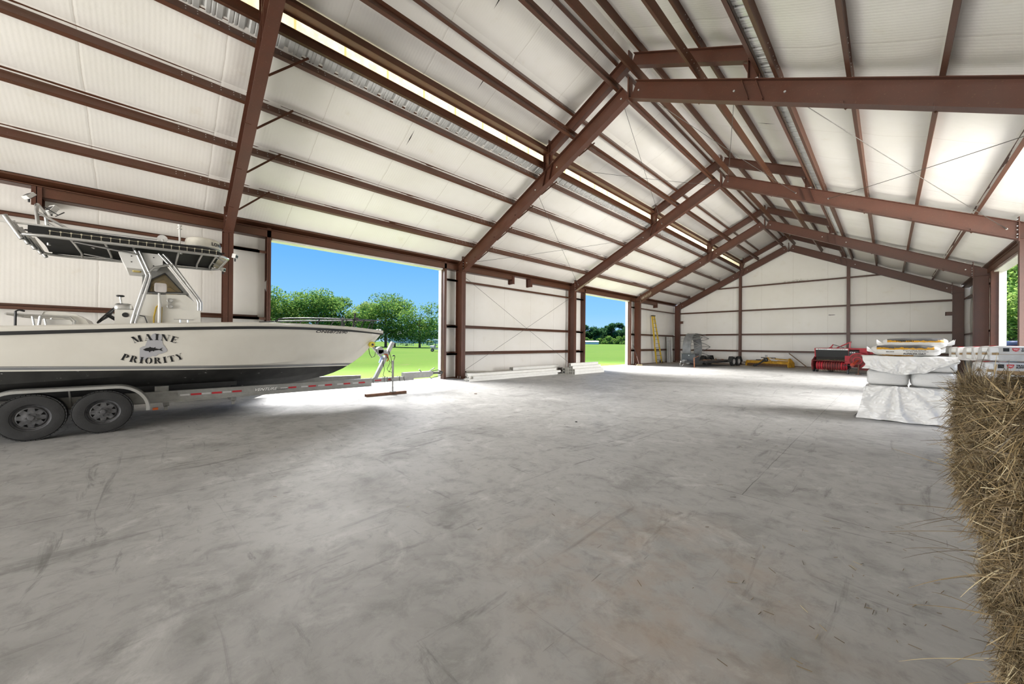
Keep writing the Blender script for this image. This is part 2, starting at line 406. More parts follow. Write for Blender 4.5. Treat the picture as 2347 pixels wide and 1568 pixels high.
# chalk scrawl on the rafter foot by the small doorway
ch = MB(); cr = random.Random(3)
for i in range(26):
    d = 7.16 - .045*i*.6; z = 8.21 - .5*d + .06*math.sin(i*2.1)
    ch.beam((XC-d, FR[5]-.012, z-.07), (XC-d+cr.uniform(-.03, .05), FR[5]-.012, z+.07), .010, .004, (0,1,0))
build('chalk_mark', ch, mat('chalk', (.55, .48, .38), .9), [k for k in bpy.data.objects if k.name.startswith('rafter') and abs(Vector(k['_o']).y-FR[5]) < .01][0])

# ------------------------------------------------------------------ purlins (zee sections) and their lap bolts
def zee(mb, p, q, web, fl_, h=.20, b=.068, t_=.006, flip=1):
    p = Vector(p); q = Vector(q); web = Vector(web).normalized(); fl_ = Vector(fl_).normalized()
    mb.beam(p + web*h/2, q + web*h/2, t_, h, web)
    mb.beam(p + fl_*b/2*flip + web*t_/2, q + fl_*b/2*flip + web*t_/2, b, t_, web)
    mb.beam(p - fl_*b/2*flip + web*(h-t_/2), q - fl_*b/2*flip + web*(h-t_/2), b, t_, web)
    mb.beam(p + fl_*b*flip + web*.012, q + fl_*b*flip + web*.012, t_, .02, web)
def purlin(d, sg, z, label, lap=True, y0=YF+.05, y1=YB-.1):
    cs = math.sqrt(.8); web = (sg*.5*cs, 0, cs); fv = Vector((-sg*cs, 0, .5*cs))*-1
    mb = MB(); zee(mb, (XC+sg*d, y0, z), (XC+sg*d, y1, z), web, fv)
    o = tag(build('roof_purlin', mb, M_purlin, loc=(XC+sg*d, y0, z)), label, 'purlin', 'roof purlins', 'structure')
    if lap:
        b = MB(); wv = Vector(web)
        for f in FR[1:]:
            for dy in (-1.05, -.9, -.62, -.48, -.28, -.17, .17, .3, .5, .66, .95, 1.08):
                for hh in (.065, .135):
                    c = Vector((XC+sg*d, f+dy, z)) + wv*hh; b.cyl(c - Vector(fv)*.007, c + Vector(fv)*.007, .009, 6)
        build('lap_bolt', b, M_bolt, o)
    return o
ORD = ['lowest', 'second lowest', 'third', 'highest']
for sg, nm in ((-1, 'above the boat side'), (1, 'above the hay side')):
    for i, d in enumerate(PL[1:]): purlin(d, sg, 8.445-.5*d, '%s rust-brown purlin of the low roof %s' % (ORD[i], nm))
    for d, n2 in ((1.72, 'farther from the ridge'), (.28, 'next to the ridge')):
        purlin(d, sg, 8.445-.5*d, 'purlin on the main rafters under the raised ridge, %s, %s' % (n2, nm), d > 1)
        purlin(d+.02, sg, 9.15-.5*d, 'purlin carrying the raised ridge roof, %s, %s' % (n2, nm), d > 1)
    mb = MB(); x = XC + sg*2.96
    mb.beam((x-sg*.10, YF+.05, 7.55), (x-sg*.10, YB-.1, 7.55), .2, .006); mb.bx(min(x, x-sg*.006), max(x, x-sg*.006), YF+.05, YB-.1, 7.50, 7.86); mb.bx(min(x-sg*.2, x-sg*.206), max(x-sg*.2, x-sg*.206), YF+.05, YB-.1, 7.55, 7.63)
    tag(build('eave_strut', mb, M_purlin, loc=(x, YF, 7.55)), 'deep channel along the foot of the raised ridge roof ' + nm, 'eave strut', kind='structure')
    mb = MB(); mb.bx(min(x, x-sg*.006), max(x, x-sg*.006), YF+.05, YB-.1, 7.07, 7.26); mb.bx(min(x, x-sg*.07), max(x, x-sg*.07), YF+.05, YB-.1, 7.07, 7.076); mb.bx(min(x, x-sg*.07), max(x, x-sg*.07), YF+.05, YB-.1, 7.254, 7.26)
    tag(build('wall_girt', mb, M_purlin, loc=(x, YF, 7.07)), 'girt under the translucent strip ' + nm, 'girt', kind='structure')
    # eave struts on the long walls
    xo = XC + sg*7.86; xi = XC + sg*7.58; mb = MB()
    mb.bx(min(xo, xo-sg*.008), max(xo, xo-sg*.008), YF+.05, YB-.05, 4.66, 4.86); mb.prism([(xo, YF+.05, 4.70), (xi, YF+.05, 4.84), (xi, YF+.05, 4.85), (xo, YF+.05, 4.71)], (0, YB-YF-.1, 0))
    mb.bx(min(xo, xi), max(xo, xi), YF+.05, YB-.05, 4.655, 4.663); mb.bx(min(xi, xi+sg*.006), max(xi, xi+sg*.006), YF+.05, YB-.05, 4.655, 4.685); mb.bx(min(xi, xi+sg*.006), max(xi, xi+sg*.006), YF+.05, YB-.05, 4.80, 4.85)
    tag(build('eave_strut', mb, M_purlin, loc=(xo, YF, 4.66)), 'eave strut along the top of the long wall ' + nm, 'eave strut', kind='structure')

# wall girts
def girt(x, y0, y1, z, sg, label):
    mb = MB(); xi = x + sg*.235
    mb.bx(min(x, xi), max(x, xi), y0, y1, z+.066, z+.072); mb.bx(min(xi, xi-sg*.006), max(xi, xi-sg*.006), y0, y1, z, z+.072); mb.bx(min(xi, xi-sg*.02), max(xi, xi-sg*.02), y0, y1, z, z+.006)
    mb.bx(min(x, x+sg*.006), max(x, x+sg*.006), y0, y1, z+.07, z+.135)
    return tag(build('wall_girt', mb, M_purlin, loc=(x, y0, z)), label, 'girt', 'wall girts', 'structure')
GZ = ((.96, 'lowest'), (2.08, 'middle'), (3.98, 'top'))
for z, n_ in GZ:
    girt(XL+.03, YF, 2.12, z, 1, n_ + ' girt of the wall behind the boat')
    girt(XL+.03, 8.46, 17.95, z, 1, n_ + ' girt of the cross-braced bay between the two left doorways')
    girt(XL+.03, 23.72, YB-.05, z, 1, n_ + ' girt behind the yellow ladder')
    girt(XR-.03, 23.72, YB-.05, z, -1, n_ + ' girt at the far end of the hay-side wall')
    girt(XR-.03, .9, 9.4, z, -1, n_ + ' girt of the long wall behind the hay')
def girty(z, x0, x1, label):
    mb = MB(); y = YB - .02; yi = y - .21
    mb.bx(x0, x1, yi, y, z+.066, z+.072); mb.bx(x0, x1, yi, yi+.006, z, z+.072); mb.bx(x0, x1, yi, yi+.02, z, z+.006); mb.bx(x0, x1, y-.006, y, z+.07, z+.13)
    tag(build('wall_girt', mb, M_purlin, loc=(x0, y, z)), label, 'girt', 'gable wall girts', 'structure')
girty(.95, XL+.3, XR-.3, 'lowest girt of the gable wall, behind the hay ring'); girty(2.17, XL+.3, XR-.3, 'second girt up the gable wall')
girty(3.95, XL+.3, XR-.3, 'third girt up the gable wall'); girty(5.72, XC-4.5, XC+4.5, 'short top girt of the gable wall under the ridge')
for d, lb in ((-2.9, 'gable wall column by the black trailer'), (3.05, 'gable wall column behind the red baler')):
    mb = MB(); ibeam(mb, (XC+d, YB-.40, 0), (XC+d, YB-.40, zl(d)-.63), (0, 1, 0), .16, .20); mb.bx(XC+d-.11, XC+d+.11, YB-.42, YB-.18, 0, .015)
    tag(build('steel_column', mb, M_steel, loc=(XC+d, YB-.3, 0)), 'rust-red ' + lb, 'column', 'gable columns', 'structure')
for x0, lb in ((XL+.55, 'stub beside the far left corner column'), (XR-.9, 'stub beside the far right corner column')):
    mb = MB(); mb.bx(x0, x0+.34, YB-.36, YB-.30, 3.17, 3.37); mb.bx(x0, x0+.34, YB-.30, YB-.02, 3.36, 3.37); mb.bx(x0, x0+.01, YB-.36, YB-.05, 3.17, 3.37)
    tag(build('bracket_stub', mb, M_steel, loc=(x0, YB-.36, 3.17)), 'short rust-red ' + lb, 'bracket', kind='structure')
# base sill angles
for (x, y0, y1, s_, lb) in ((XL, YF, 2.4, 1, 'behind the boat'), (XL, 8.3, 18.1, 1, 'under the cross-braced bay'), (XL, 23.55, YB, 1, 'under the ladder')):
    mb = MB(); mb.bx(x-.02, x+.05, y0, y1, 0, .035); tag(build('baseboard_left', mb, M_purlin, loc=(x, y0, 0)), 'dark base angle at the foot of the wall ' + lb, 'base trim', kind='structure')
mb = MB(); mb.bx(XL, XR, YB-.06, YB+.02, 0, .04); tag(build('baseboard_back', mb, M_purlin, loc=(XC, YB, 0)), 'dark base angle at the foot of the gable wall', 'base trim', kind='structure')
mb = MB(); mb.bx(XR-.05, XR+.02, 23.55, YB, 0, .04); mb.bx(XR-.05, XR+.02, .8, 18.1, 0, .04); tag(build('baseboard_right', mb, M_purlin, loc=(XR, YB, 0)), 'dark base angle at the foot of the hay-side wall', 'base trim', kind='structure')

# ------------------------------------------------------------------ doorways: jambs, header, white trim
def door(n, x, sg, y0, y1, f0, f1, label):
    t = thing('door_%d' % n, label, 'doorway', (x, y0, 0), kind='structure')
    for y, s in ((y0, -1), (y1, 1)):
        j = MB(); ya, yb = sorted((y + s*.03, y + s*.09)); xi = x + sg*.30
        j.bx(min(x+sg*.02, xi), max(x+sg*.02, xi), ya, ya+.008, 0, 4.72)
        yc, yd = sorted((y + s*.03, y + s*.13))
        j.bx(min(xi, xi-sg*.008), max(xi, xi-sg*.008), yc, yd, 0, 4.72); j.bx(min(x+sg*.02, x+sg*.028), max(x+sg*.02, x+sg*.028), yc, yd, 0, 4.72)
        build('jamb', j, M_steel, t)
        w = MB(); yc, yd = sorted((y, y + s*.05)); w.bx(min(x-sg*.08, x+sg*.10), max(x-sg*.08, x+sg*.10), yc, yd, 0, DH+.03); build('trim', w, M_trim, t)
        fr_ = f0 if s < 0 else f1
        for z, _ in GZ:
            c = MB(); ye = fr_ - s*.02
            ya, yb = sorted((y + s*.13, ye)); xi2 = x + sg*.265
            c.bx(min(x, xi2), max(x, xi2), ya, yb, z+.066, z+.072); c.bx(min(xi2, xi2-sg*.006), max(xi2, xi2-sg*.006), ya, yb, z, z+.072)
            build('girt_stub', c, M_purlin, t)
    h = MB(); xi = x + sg*.30
    h.bx(min(xi, xi-sg*.008), max(xi, xi-sg*.008), f0+.02, f1-.02, DH+.04, DH+.26); h.bx(min(x, xi), max(x, xi), f0+.02, f1-.02, DH+.25, DH+.258); h.bx(min(x, xi), max(x, xi), f0+.02, f1-.02, DH+.04, DH+.048); h.bx(min(xi, xi+sg*.02), max(xi, xi+sg*.02), f0+.02, f1-.02, DH+.235, DH+.25)
    build('header', h, M_purlin, t)
    w = MB(); w.bx(min(x-sg*.08, x+sg*.22), max(x-sg*.08, x+sg*.22), y0, y1, DH-.005, DH+.04); build('trim', w, M_trim, t)
    return t
door(1, XL, 1, *D1, FR[2], FR[3], 'large open doorway with rust-red jambs behind the boat bow')
door(2, XL, 1, *D2, FR[4], FR[5], 'smaller open doorway beyond the cross-braced wall bay')
door(3, XR, -1, *D3, FR[4], FR[5], 'open doorway in the hay-side wall showing trees')
# short lengths of door track beam with drop posts under the eave strut
def track(x, sg, y0, y1, label, post=None):
    t = thing('track_beam', label, 'beam', (x, y0, 4.43), kind='structure')
    h = MB(); xi = x + sg*.30
    h.bx(min(xi, xi-sg*.008), max(xi, xi-sg*.008), y0, y1, DH+.04, DH+.25); h.bx(min(x, xi), max(x, xi), y0, y1, DH+.242, DH+.25); h.bx(min(x, xi), max(x, xi), y0, y1, DH+.04, DH+.048); h.bx(min(xi, xi+sg*.02), max(xi, xi+sg*.02), y0, y1, DH+.23, DH+.245)
    build('beam', h, M_purlin, t)
    if post is not None:
        p = MB(); p.bx(min(x+sg*.02, xi+sg*.03), max(x+sg*.02, xi+sg*.03), post-.006, post+.006, 4.26, 4.66); p.bx(min(xi+sg*.02, xi+sg*.03), max(xi+sg*.02, xi+sg*.03), post-.07, post+.07, 4.26, 4.66); p.bx(min(x, x+sg*.03), max(x, x+sg*.03), post-.07, post+.07, 4.26, 4.66)
        build('drop_post', p, M_steel, t)
track(XL, 1, -1.72, FR[2]-.02, 'door track beam with drop post above the boat top', -1.78)
track(XL, 1, FR[3]+.02, 12.1, 'door track beam with drop post in the nearer half of the cross-braced bay', 12.15)
track(XL, 1, 13.45, FR[4]-.02, 'door track beam with drop post in the farther half of the cross-braced bay', 13.4)
track(XL, 1, FR[5]+.02, 27.6, 'door track beam with drop post above the yellow ladder', 27.65)
track(XR, -1, FR[5]+.02, 26.2, 'door track beam with drop post by the far right corner', 26.25)

# ------------------------------------------------------------------ cross-bracing cables
def cable(p, q, label, s=.035):
    p = Vector(p); q = Vector(q); pts = [p.lerp(q, i/12) - Vector((0, 0, s*4*(i/12)*(1-i/12))) for i in range(13)]
    mb = MB(); mb.tube(pts, .0065, 6)
    e = (q-p).normalized(); mb.cyl(p, p+e*.16, .013, 8); mb.cyl(q-e*.16, q, .013, 8)
    tag(build('brace_cable', mb, M_cable, loc=p), label, 'cable', 'bracing cables', 'structure')
a, b = FR[3]+.02, FR[4]-.02
zc = lambda d: 8.21-.5*d
for sg, nm in ((-1, 'boat side'), (1, 'hay side')):
    for d0, d1, n2 in ((7.05, 3.35, 'low roof'), (2.45, .25, 'ridge')):
        cable((XC+sg*d0, a, zc(d0)), (XC+sg*d1, b, zc(d1)), 'roof bracing cable rising away from the viewer, %s, %s' % (n2, nm))
        cable((XC+sg*d1, a, zc(d1)), (XC+sg*d0, b, zc(d0)), 'roof bracing cable falling away from the viewer, %s, %s' % (n2, nm))
cable((XC-7.4, a, 4.25), (XC-7.4, b, .25), 'wall bracing cable falling towards the vinyl posts', .02)
cable((XC-7.4, a, .25), (XC-7.4, b, 4.1), 'wall bracing cable rising to the small doorway', .02)
# ------------------------------------------------------------------ lettering
def text_polys(s, bold=.012, space=1.0):
    c = bpy.data.curves.new('t', 'FONT'); c.body = s; c.offset = bold; c.resolution_u = 3; c.space_character = space
    o = bpy.data.objects.new('t', c); COL.objects.link(o)
    me = bpy.data.meshes.new_from_object(o.evaluated_get(bpy.context.evaluated_depsgraph_get()))
    v = [tuple(p.co) for p in me.vertices]; f = [tuple(p.vertices) for p in me.polygons]
    bpy.data.objects.remove(o); bpy.data.curves.remove(c); bpy.data.meshes.remove(me)
    x0 = min(p[0] for p in v); x1 = max(p[0] for p in v); y0 = min(p[1] for p in v); y1 = max(p[1] for p in v)
    return [((p[0]-x0)/(x1-x0), (p[1]-y0)/(y1-y0)) for p in v], f
def lettering(name, s, fn, m, parent, bold=.012, space=1.0):      # fn(u 0..1, v 0..1) -> point
    v, f = text_polys(s, bold, space); mb = MB(); mb.add([fn(*p) for p in v], f)
    return build(name, mb, m, parent, recalc=False)
def quad_fn(o, u, v): o = Vector(o); u = Vector(u); v = Vector(v); return lambda a, b: o + u*a + v*b
def arc(cx, cy, rx, ry, a0, a1, n=10): return [(cx+rx*math.cos(R(a0+(a1-a0)*i/n)), cy+ry*math.sin(R(a0+(a1-a0)*i/n))) for i in range(n+1)]
def ring_(cx, cy, rx, ry, ix, iy, a0, a1):
    o = arc(cx, cy, rx, ry, a0, a1); i = arc(cx, cy, ix, iy, a0, a1); return [[o[k], o[k+1], i[k+1], i[k]] for k in range(len(o)-1)]
B_ = lambda x0, y0, x1, y1: [(x0,y0),(x1,y0),(x1,y1),(x0,y1)]
PB = [B_(.08,0,.38,1), B_(0,0,.5,.06), B_(0,.94,.42,1)] + ring_(.44,.73,.42,.27,.12,.21,-88,88)
GLY = {'M': (1.2, [B_(0,0,.25,.06), B_(.1,.06,.15,.9), [(0,1),(.32,1),(.66,.08),(.5,.0)], B_(.78,0,1.08,1), [(.62,.1),(.66,.1),(.84,.95),(.8,.95)], B_(.7,0,1.18,.07)]),
 'A': (1.1, [[(.1,.05),(.14,.05),(.42,.95),(.38,.95)], [(.35,1),(.6,1),(1,0),(.68,0)], B_(.2,.28,.55,.33), B_(0,0,.3,.06), B_(.6,0,1.08,.06)]),
 'I': (.56, [B_(.12,0,.42,1), B_(0,0,.54,.07), B_(0,.93,.54,1)]),
 'N': (1.08, [[(0,1),(.32,1),(1,0),(.72,0)], B_(.12,0,.17,.85), B_(.88,.2,.93,1), B_(0,0,.3,.06), B_(.74,.94,1.06,1)]),
 'E': (.88, [B_(.08,0,.38,1), B_(0,.93,.8,1), [(.8,1),(.8,.68),(.72,.93)], B_(.42,.47,.62,.53), B_(.62,.38,.66,.62), B_(0,0,.85,.07), [(.85,0),(.85,.35),(.76,.07)]]),
 'P': (.9, PB), 'R': (1.08, PB + [[(.48,.47),(.70,.47),(1.04,0),(.74,0)]]),
 'O': (1.0, ring_(.5,.5,.5,.5,.22,.44,100,260) + ring_(.5,.5,.5,.5,.22,.44,-80,80)),
 'T': (1.0, [B_(.35,0,.65,.9), B_(0,.93,1,1), [(0,.95),(0,.65),(.1,.95)], [(1,.95),(1,.65),(.9,.95)], B_(.2,0,.8,.06)]),
 'Y': (1.1, [[(0,1),(.34,1),(.64,.45),(.36,.45)], [(.58,.5),(.63,.5),(.96,1),(.91,1)], B_(.36,0,.66,.45), B_(.76,.94,1.1,1), B_(.2,0,.8,.06)])}

# ------------------------------------------------------------------ boat (bow to +Y), centre line x = AX
AX = -9.85
def interp(y, tab):
    if y <= tab[0][0]: return tab[0][1]
    for (a, u), (b, v) in zip(tab, tab[1:]):
        if y <= b:
            k = (y-a)/(b-a); return u + (v-u)*k
    return tab[-1][1]
T_sb = [(-3.7,1.24),(-1.5,1.27),(.3,1.26),(1.24,1.20),(1.85,1.10),(2.38,.95),(3.0,.74),(3.46,.54),(3.9,.34),(4.25,.17),(4.45,.07),(4.57,.012)]
T_sz = [(-3.7,1.60),(-1.53,1.655),(-.74,1.71),(.25,1.78),(1.24,1.835),(1.85,1.855),(2.4,1.86),(3.46,1.85),(4.1,1.82),(4.57,1.79)]
T_ub = [(-3.7,1.18),(-1.5,1.21),(.3,1.19),(.86,1.15),(2.0,.88),(2.75,.55),(3.3,.30),(3.95,.03),(4.57,.01)]
T_uz = [(-3.7,1.12),(-1.55,1.09),(.3,1.03),(.86,1.01),(1.5,1.01),(2.0,1.03),(2.75,1.09),(3.3,1.16),(3.95,1.27),(4.57,1.79)]
T_lb = [(-3.7,1.10),(-1.5,1.13),(.3,1.09),(1.0,.98),(1.6,.82),(2.4,.52),(3.0,.28),(3.6,.03),(4.57,.008)]
T_lz = [(-3.7,.74),(-1.55,.83),(-.28,.88),(.5,.87),(1.6,.86),(2.4,.89),(3.0,.94),(3.6,1.02),(4.57,1.79)]
T_kz = [(-3.7,.44),(0,.44),(1.3,.45),(2.0,.475),(2.5,.52),(2.99,.60),(3.35,.71),(3.65,.86),(3.99,1.11),(4.25,1.38),(4.45,1.62),(4.57,1.77)]
def section(y):
    kz = interp(y, T_kz); sb, sz = interp(y, T_sb), interp(y, T_sz)
    lb, lz = interp(y, T_lb), max(interp(y, T_lz), kz+.002); ub, uz = interp(y, T_ub), max(interp(y, T_uz), lz+.004)
    if lz - kz < .02: lb = .010
    if uz - kz < .03: ub = .012
    fl_ = .06*max(0, min(1, (y-.5)/2.0))          # bow flare
    P = [(0.0, kz), (lb*.5, kz+(lz-kz)*.46), (lb*.53, kz+(lz-kz)*.44), (lb, lz), (ub, uz)]
    for k in (.25, .5, .75): P.append((ub+(sb-ub)*k - fl_*math.sin(math.pi*k)*(sb/1.26)**.5, uz+(sz-.09-uz)*k))
    P += [(sb, sz-.10), (sb, sz-.02), (sb-.03, sz)]
    return P
YS = [-3.7+i*.24 for i in range(35)] + [4.52, 4.57]; YS = sorted(set(round(y, 3) for y in YS if y <= 4.571))
def hull_x(y, z, out=.004):
    P = section(y)
    for (b0, z0), (b1, z1) in zip(P[3:], P[4:]):
        if z0 <= z <= z1: return AX + b0 + (b1-b0)*(z-z0)/(z1-z0) + out
    return AX + P[-2][0] + out
boat = thing('boat', 'white fishing boat with black bottom and tower top, on the silver trailer', 'boat', (AX, 0, .44))
t = NT('hull_paint'); x = t.xyz(); nz = t.noise(14, 5, .7); n2 = t.noise(3, 4)
zz = t.math('ADD', t.math('ADD', x[2], .44), t.math('SUBTRACT', t.math('MULTIPLY', x[1], .033), .965))
white = t.mix(t.step(n2, .3, .7), (.76, .735, .66), (.72, .69, .615))
c = t.mix(t.math('MULTIPLY', t.math('GREATER_THAN', zz, .02), t.math('LESS_THAN', zz, .062)), white, (.22, .225, .23))
c = t.mix(t.math('MULTIPLY', t.math('GREATER_THAN', zz, .066), t.math('LESS_THAN', zz, .073)), c, (.03, .03, .032))
low = t.math('LESS_THAN', zz, 0)
chip = t.math('GREATER_THAN', t.noise(9, 7, .75, t.map((1, .7, 2.0))), .665)
blk = t.mix(t.step(n2, .3, .75), (.020, .020, .019), (.048, .047, .044)); blk = t.mix(t.math('MULTIPLY', chip, .8), blk, (.55, .55, .52))
c = t.mix(low, c, blk); t.base(c)
t.pr(Roughness=t.math('ADD', .18, t.math('MULTIPLY', low, .40)))
t.set(t.p.inputs['Coat Weight'], t.math('MULTIPLY', t.math('SUBTRACT', 1, low), .3)); t.set(t.p.inputs['Specular IOR Level'], t.math('SUBTRACT', .5, t.math('MULTIPLY', low, .3)))
M_hull = t.m
mb = MB(); rings = []
for y in YS:
    P = section(y); rings.append([(AX-b, y, z) for b, z in reversed(P[1:])] + [(AX+b, y, z) for b, z in P])
mb.loft(rings, False)
k = len(rings[0]); mb.add(rings[0], [tuple(range(k))])
hull = plab(build('hull', mb, M_hull, boat, smooth=38), 'white hull with black bottom paint')
# deck, inner liner
mb = MB(); rg = []
for y in [v for v in YS if v <= 4.5]:
    sb, sz = interp(y, T_sb), interp(y, T_sz); w = max(.02, sb-.03); ins = max(.0, sb-.26) if y < 3.2 else 0
    fl_z = 1.22 if y < 1.7 else sz-.05
    rg.append([(AX-w, y, sz), (AX-ins, y, sz+.01), (AX-ins, y, fl_z), (AX+ins, y, fl_z), (AX+ins, y, sz+.01), (AX+w, y, sz)])
mb.loft(rg, False); build('deck', mb, M_white, boat, smooth=30)
mb = MB()
for s in (-1, 1):
    rg = []
    for y in YS:
        b, z = interp(y, T_sb), interp(y, T_sz)-.105; h = .052 if y < 2.5 else .052-.02*(y-2.5)/2
        rg.append([(AX+s*(b-.01), y, z-h/2), (AX+s*(b+.022), y, z-h/2), (AX+s*(b+.028), y, z), (AX+s*(b+.022), y, z+h/2), (AX+s*(b-.01), y, z+h/2)])
    mb.loft(rg, True, True)
plab(build('rub_rail', mb, M_black, boat, smooth=40), 'black rubber rub rail')
# hull decals
M_let = mat('black_decal', (.012, .012, .013), .4); M_map = mat('grey_decal', (.43, .43, .45), .45, 0, .02)
dY = lambda px: -.385 + (px-278)*.00521 + ((px-278)*(px-418))*1.2e-6; dZ = lambda py: 1.535 - (py-772)*.0071
def on_hull(y, z, o=.004): return (hull_x(y, z, o), y, z)
def glyphs(name, s, cx, base, R_, h, spread, sgn):
    mb = MB(); ws = [GLY[c][0] for c in s]; gap = .22; tot = sum(ws) + gap*(len(s)-1); p = -tot/2
    for c, w in zip(s, ws):
        for poly in GLY[c][1]:
            vs = []
            for gx, gy in poly:
                a = (p+gx)*h*spread/R_; r = R_ + sgn*gy*h
                yy = cx + r*math.sin(a); z = base + sgn*(r*math.cos(a) - R_)
                vs.append(on_hull(yy, z, .007))
            mb.add(vs, [tuple(range(len(vs)))])
        p += w + gap
    return plab(build(name, mb, M_let, hull, recalc=False), 'black arched stencil lettering')
glyphs('lettering', 'MAINE', .015, 1.475, .62, .105, .86, 1)
glyphs('lettering', 'PRIORITY', -.005, 1.075, .95, .105, .86, -1)
mp = [(1340,415),(1372,398),(1390,395),(1415,330),(1440,302),(1465,275),(1490,270),(1500,285),(1550,280),(1560,380),(1582,396),(1590,415),(1607,437),(1595,455),(1575,462),(1545,475),(1520,472),(1505,488),(1485,500),(1465,495),(1440,505),(1418,508),(1400,520),(1370,535),(1345,548),(1338,530)]
D_ = lambda q: (dY(q[0]/4.19), dZ(700+q[1]/4.19))
mb = MB(); mb.add([on_hull(*D_(q), .005) for q in mp], [tuple(range(len(mp)))]); plab(build('state_outline', mb, M_map, hull, recalc=False), 'grey state outline decal')
tn = [(1370,432),(1400,416),(1430,411),(1436,402),(1448,411),(1476,415),(1490,403),(1488,419),(1528,428),(1562,410),(1546,431),(1562,450),(1528,436),(1480,441),(1474,451),(1462,444),(1444,447),(1434,461),(1425,447),(1395,444)]
mb = MB(); mb.add([on_hull(*D_(q), .009) for q in tn], [tuple(range(len(tn)))]); plab(build('fish_silhouette', mb, M_let, hull, recalc=False), 'black fish silhouette')
lettering('registration_number', 'ON6872690', lambda u, v: on_hull(2.60+.80*u + .02*v, 1.668+.062*v, .006), M_let, hull, .02)
# console
con = MB(); hx = .45
prof = [(-.5,1.2),(-.5,2.0),(-.235,2.01),(-.17,2.30),(.42,2.345),(.64,2.13),(.655,1.2)]
con.prism([(AX-hx, y, z) for y, z in prof], (2*hx, 0, 0)); con_o = build('console', con, M_white, boat, smooth=30)
M_glass = NT('tinted_window'); M_glass.base((.50, .42, .28)); M_glass.pr(Roughness=.05); M_glass.p.inputs['Transmission Weight'].default_value = .75; M_glass.p.inputs['IOR'].default_value = 1.1; M_glass = M_glass.m
wf = [(-.18,2.315),(-.16,2.62),(-.02,2.74),(.15,2.86),(.47,2.36)]
gl = [(-.085,2.35),(-.05,2.58),(.13,2.72),(.385,2.385)]
for s in (-1, 1):
    f = MB(); xo = AX+s*hx; n = 4
    outer = [wf[0], wf[1], wf[3], wf[4]]
    for i in range(4):
        j = (i+1) % 4; vs = []
        for xx_ in (xo-s*.035, xo+s*.005): vs += [(xx_, *outer[i]), (xx_, *outer[j]), (xx_, *gl[j]), (xx_, *gl[i])]
        f.add(vs, [(0,1,2,3),(4,5,6,7),(0,1,5,4),(2,3,7,6)])
    fo = build('window_frame', f, M_galv, boat)
    g = MB(); g.prism([(xo-s*.02, *p) for p in gl], (s*.006, 0, 0)); build('glass', g, M_glass, fo)
    rb = MB()
    for i in range(4): rb.beam((xo+s*.006, *gl[i]), (xo+s*.006, *gl[(i+1) % 4]), .018, .006, (1,0,0))
    build('gasket', rb, M_black, fo)
f = MB(); f.add([(AX-hx, *wf[3]), (AX+hx, *wf[3]), (AX+hx, *wf[4]), (AX-hx, *wf[4])], [(0,1,2,3)]); build('windshield', f, M_glass, boat)
f = MB(); f.prism([(AX-hx, -.16, 2.62), (AX-hx, .15, 2.86), (AX-hx, .15, 2.885), (AX-hx, -.17, 2.645)], (2*hx, 0, 0)); build('brow', f, M_galv, boat)
d = MB(); d.box((AX-.05, .10, 2.44), (.30, .10, .2)); d.box((AX+.12, .02, 2.42), (.2, .12, .14)); build('chartplotter', d, M_black, boat)
d = MB(); d.tube([(AX+.1, .1, 2.45), (AX+.2, .2, 2.5), (AX+.22, .3, 2.42), (AX+.15, .36, 2.36)], .008, 6); build('wire', d, M_black, boat)
# steering wheel and throttle
w = MB(); wc = Vector((AX-.1, -.62, 1.93)); ax = Vector((0, -.8, .6)).normalized(); a_ = Vector((1,0,0)); b_ = ax.cross(a_)
w.tube([wc + (a_*math.cos(i*math.pi/12)+b_*math.sin(i*math.pi/12))*.19 for i in range(24)], .014, 8, True)
for q in (0, 2.1, 4.2): w.cyl(wc + ax*-.04, wc + (a_*math.cos(q)+b_*math.sin(q))*.19, .009, 6)
w.cyl(wc, wc-ax*.14, .03, 10); sw = build('steering_wheel', w, M_black, boat, smooth=40)
w = MB(); w.blob((AX+.28, -.40, 2.05), (.16, .24, .16), 0, 8, .6); w.cyl((AX+.30, -.42, 2.08), (AX+.30, -.44, 2.24), .018, 10); th = build('throttle', w, M_alu, boat, smooth=40)
w = MB(); w.blob((AX+.30, -.44, 2.255), (.06, .11, .04), 0, 6, .7); build('grip', w, M_black, th, smooth=40)
w = MB(); w.cyl((AX+hx-.01, -.37, 1.915), (AX+hx+.012, -.37, 1.915), .042, 18); build('speaker_port', w, M_black, boat, smooth=40)
w = MB()
for z in (2.215, 2.105): w.lathe([(.001,-.01),(.03,-.01),(.045,.02),(.042,.035),(.032,.038),(.03,.022),(.001,.02)], (AX+hx+.02, .20, z), (1,0,0), 18)
w.box((AX+hx+.02, .20, 2.16), (.03, .05, .04)); build('rod_clip', w, M_alu, boat, smooth=40)
w = MB(); w.tube([(AX+hx+.03, -.02, 1.3), (AX+hx+.03, -.01, 1.9), (AX+hx+.035, .02, 2.08), (AX+hx+.03, .055, 2.13), (AX+hx+.03, .09, 2.08), (AX+hx+.03, .085, 1.9), (AX+hx+.03, .08, 1.3)], .012, 8)
build('hose', w, mat('yellow_hose', (.50, .33, .02), .45), boat, smooth=50)
w = MB(); w.cyl((AX+hx+.05, .06, 1.5), (AX+hx+.05, .065, 2.14), .026, 12); w.cyl((AX+hx+.05, .065, 2.14), (AX+hx+.05, .055, 2.34), .022, 12, .016); br = build('brush_pole', w, M_wplast, boat, smooth=40)
w = MB(); w.blob((AX+hx+.055, .075, 2.44), (.03, .17, .17), 0, 8, .35); build('brush_head', w, mat('clear_plastic_box', (.66, .62, .60), .25), br, smooth=40)
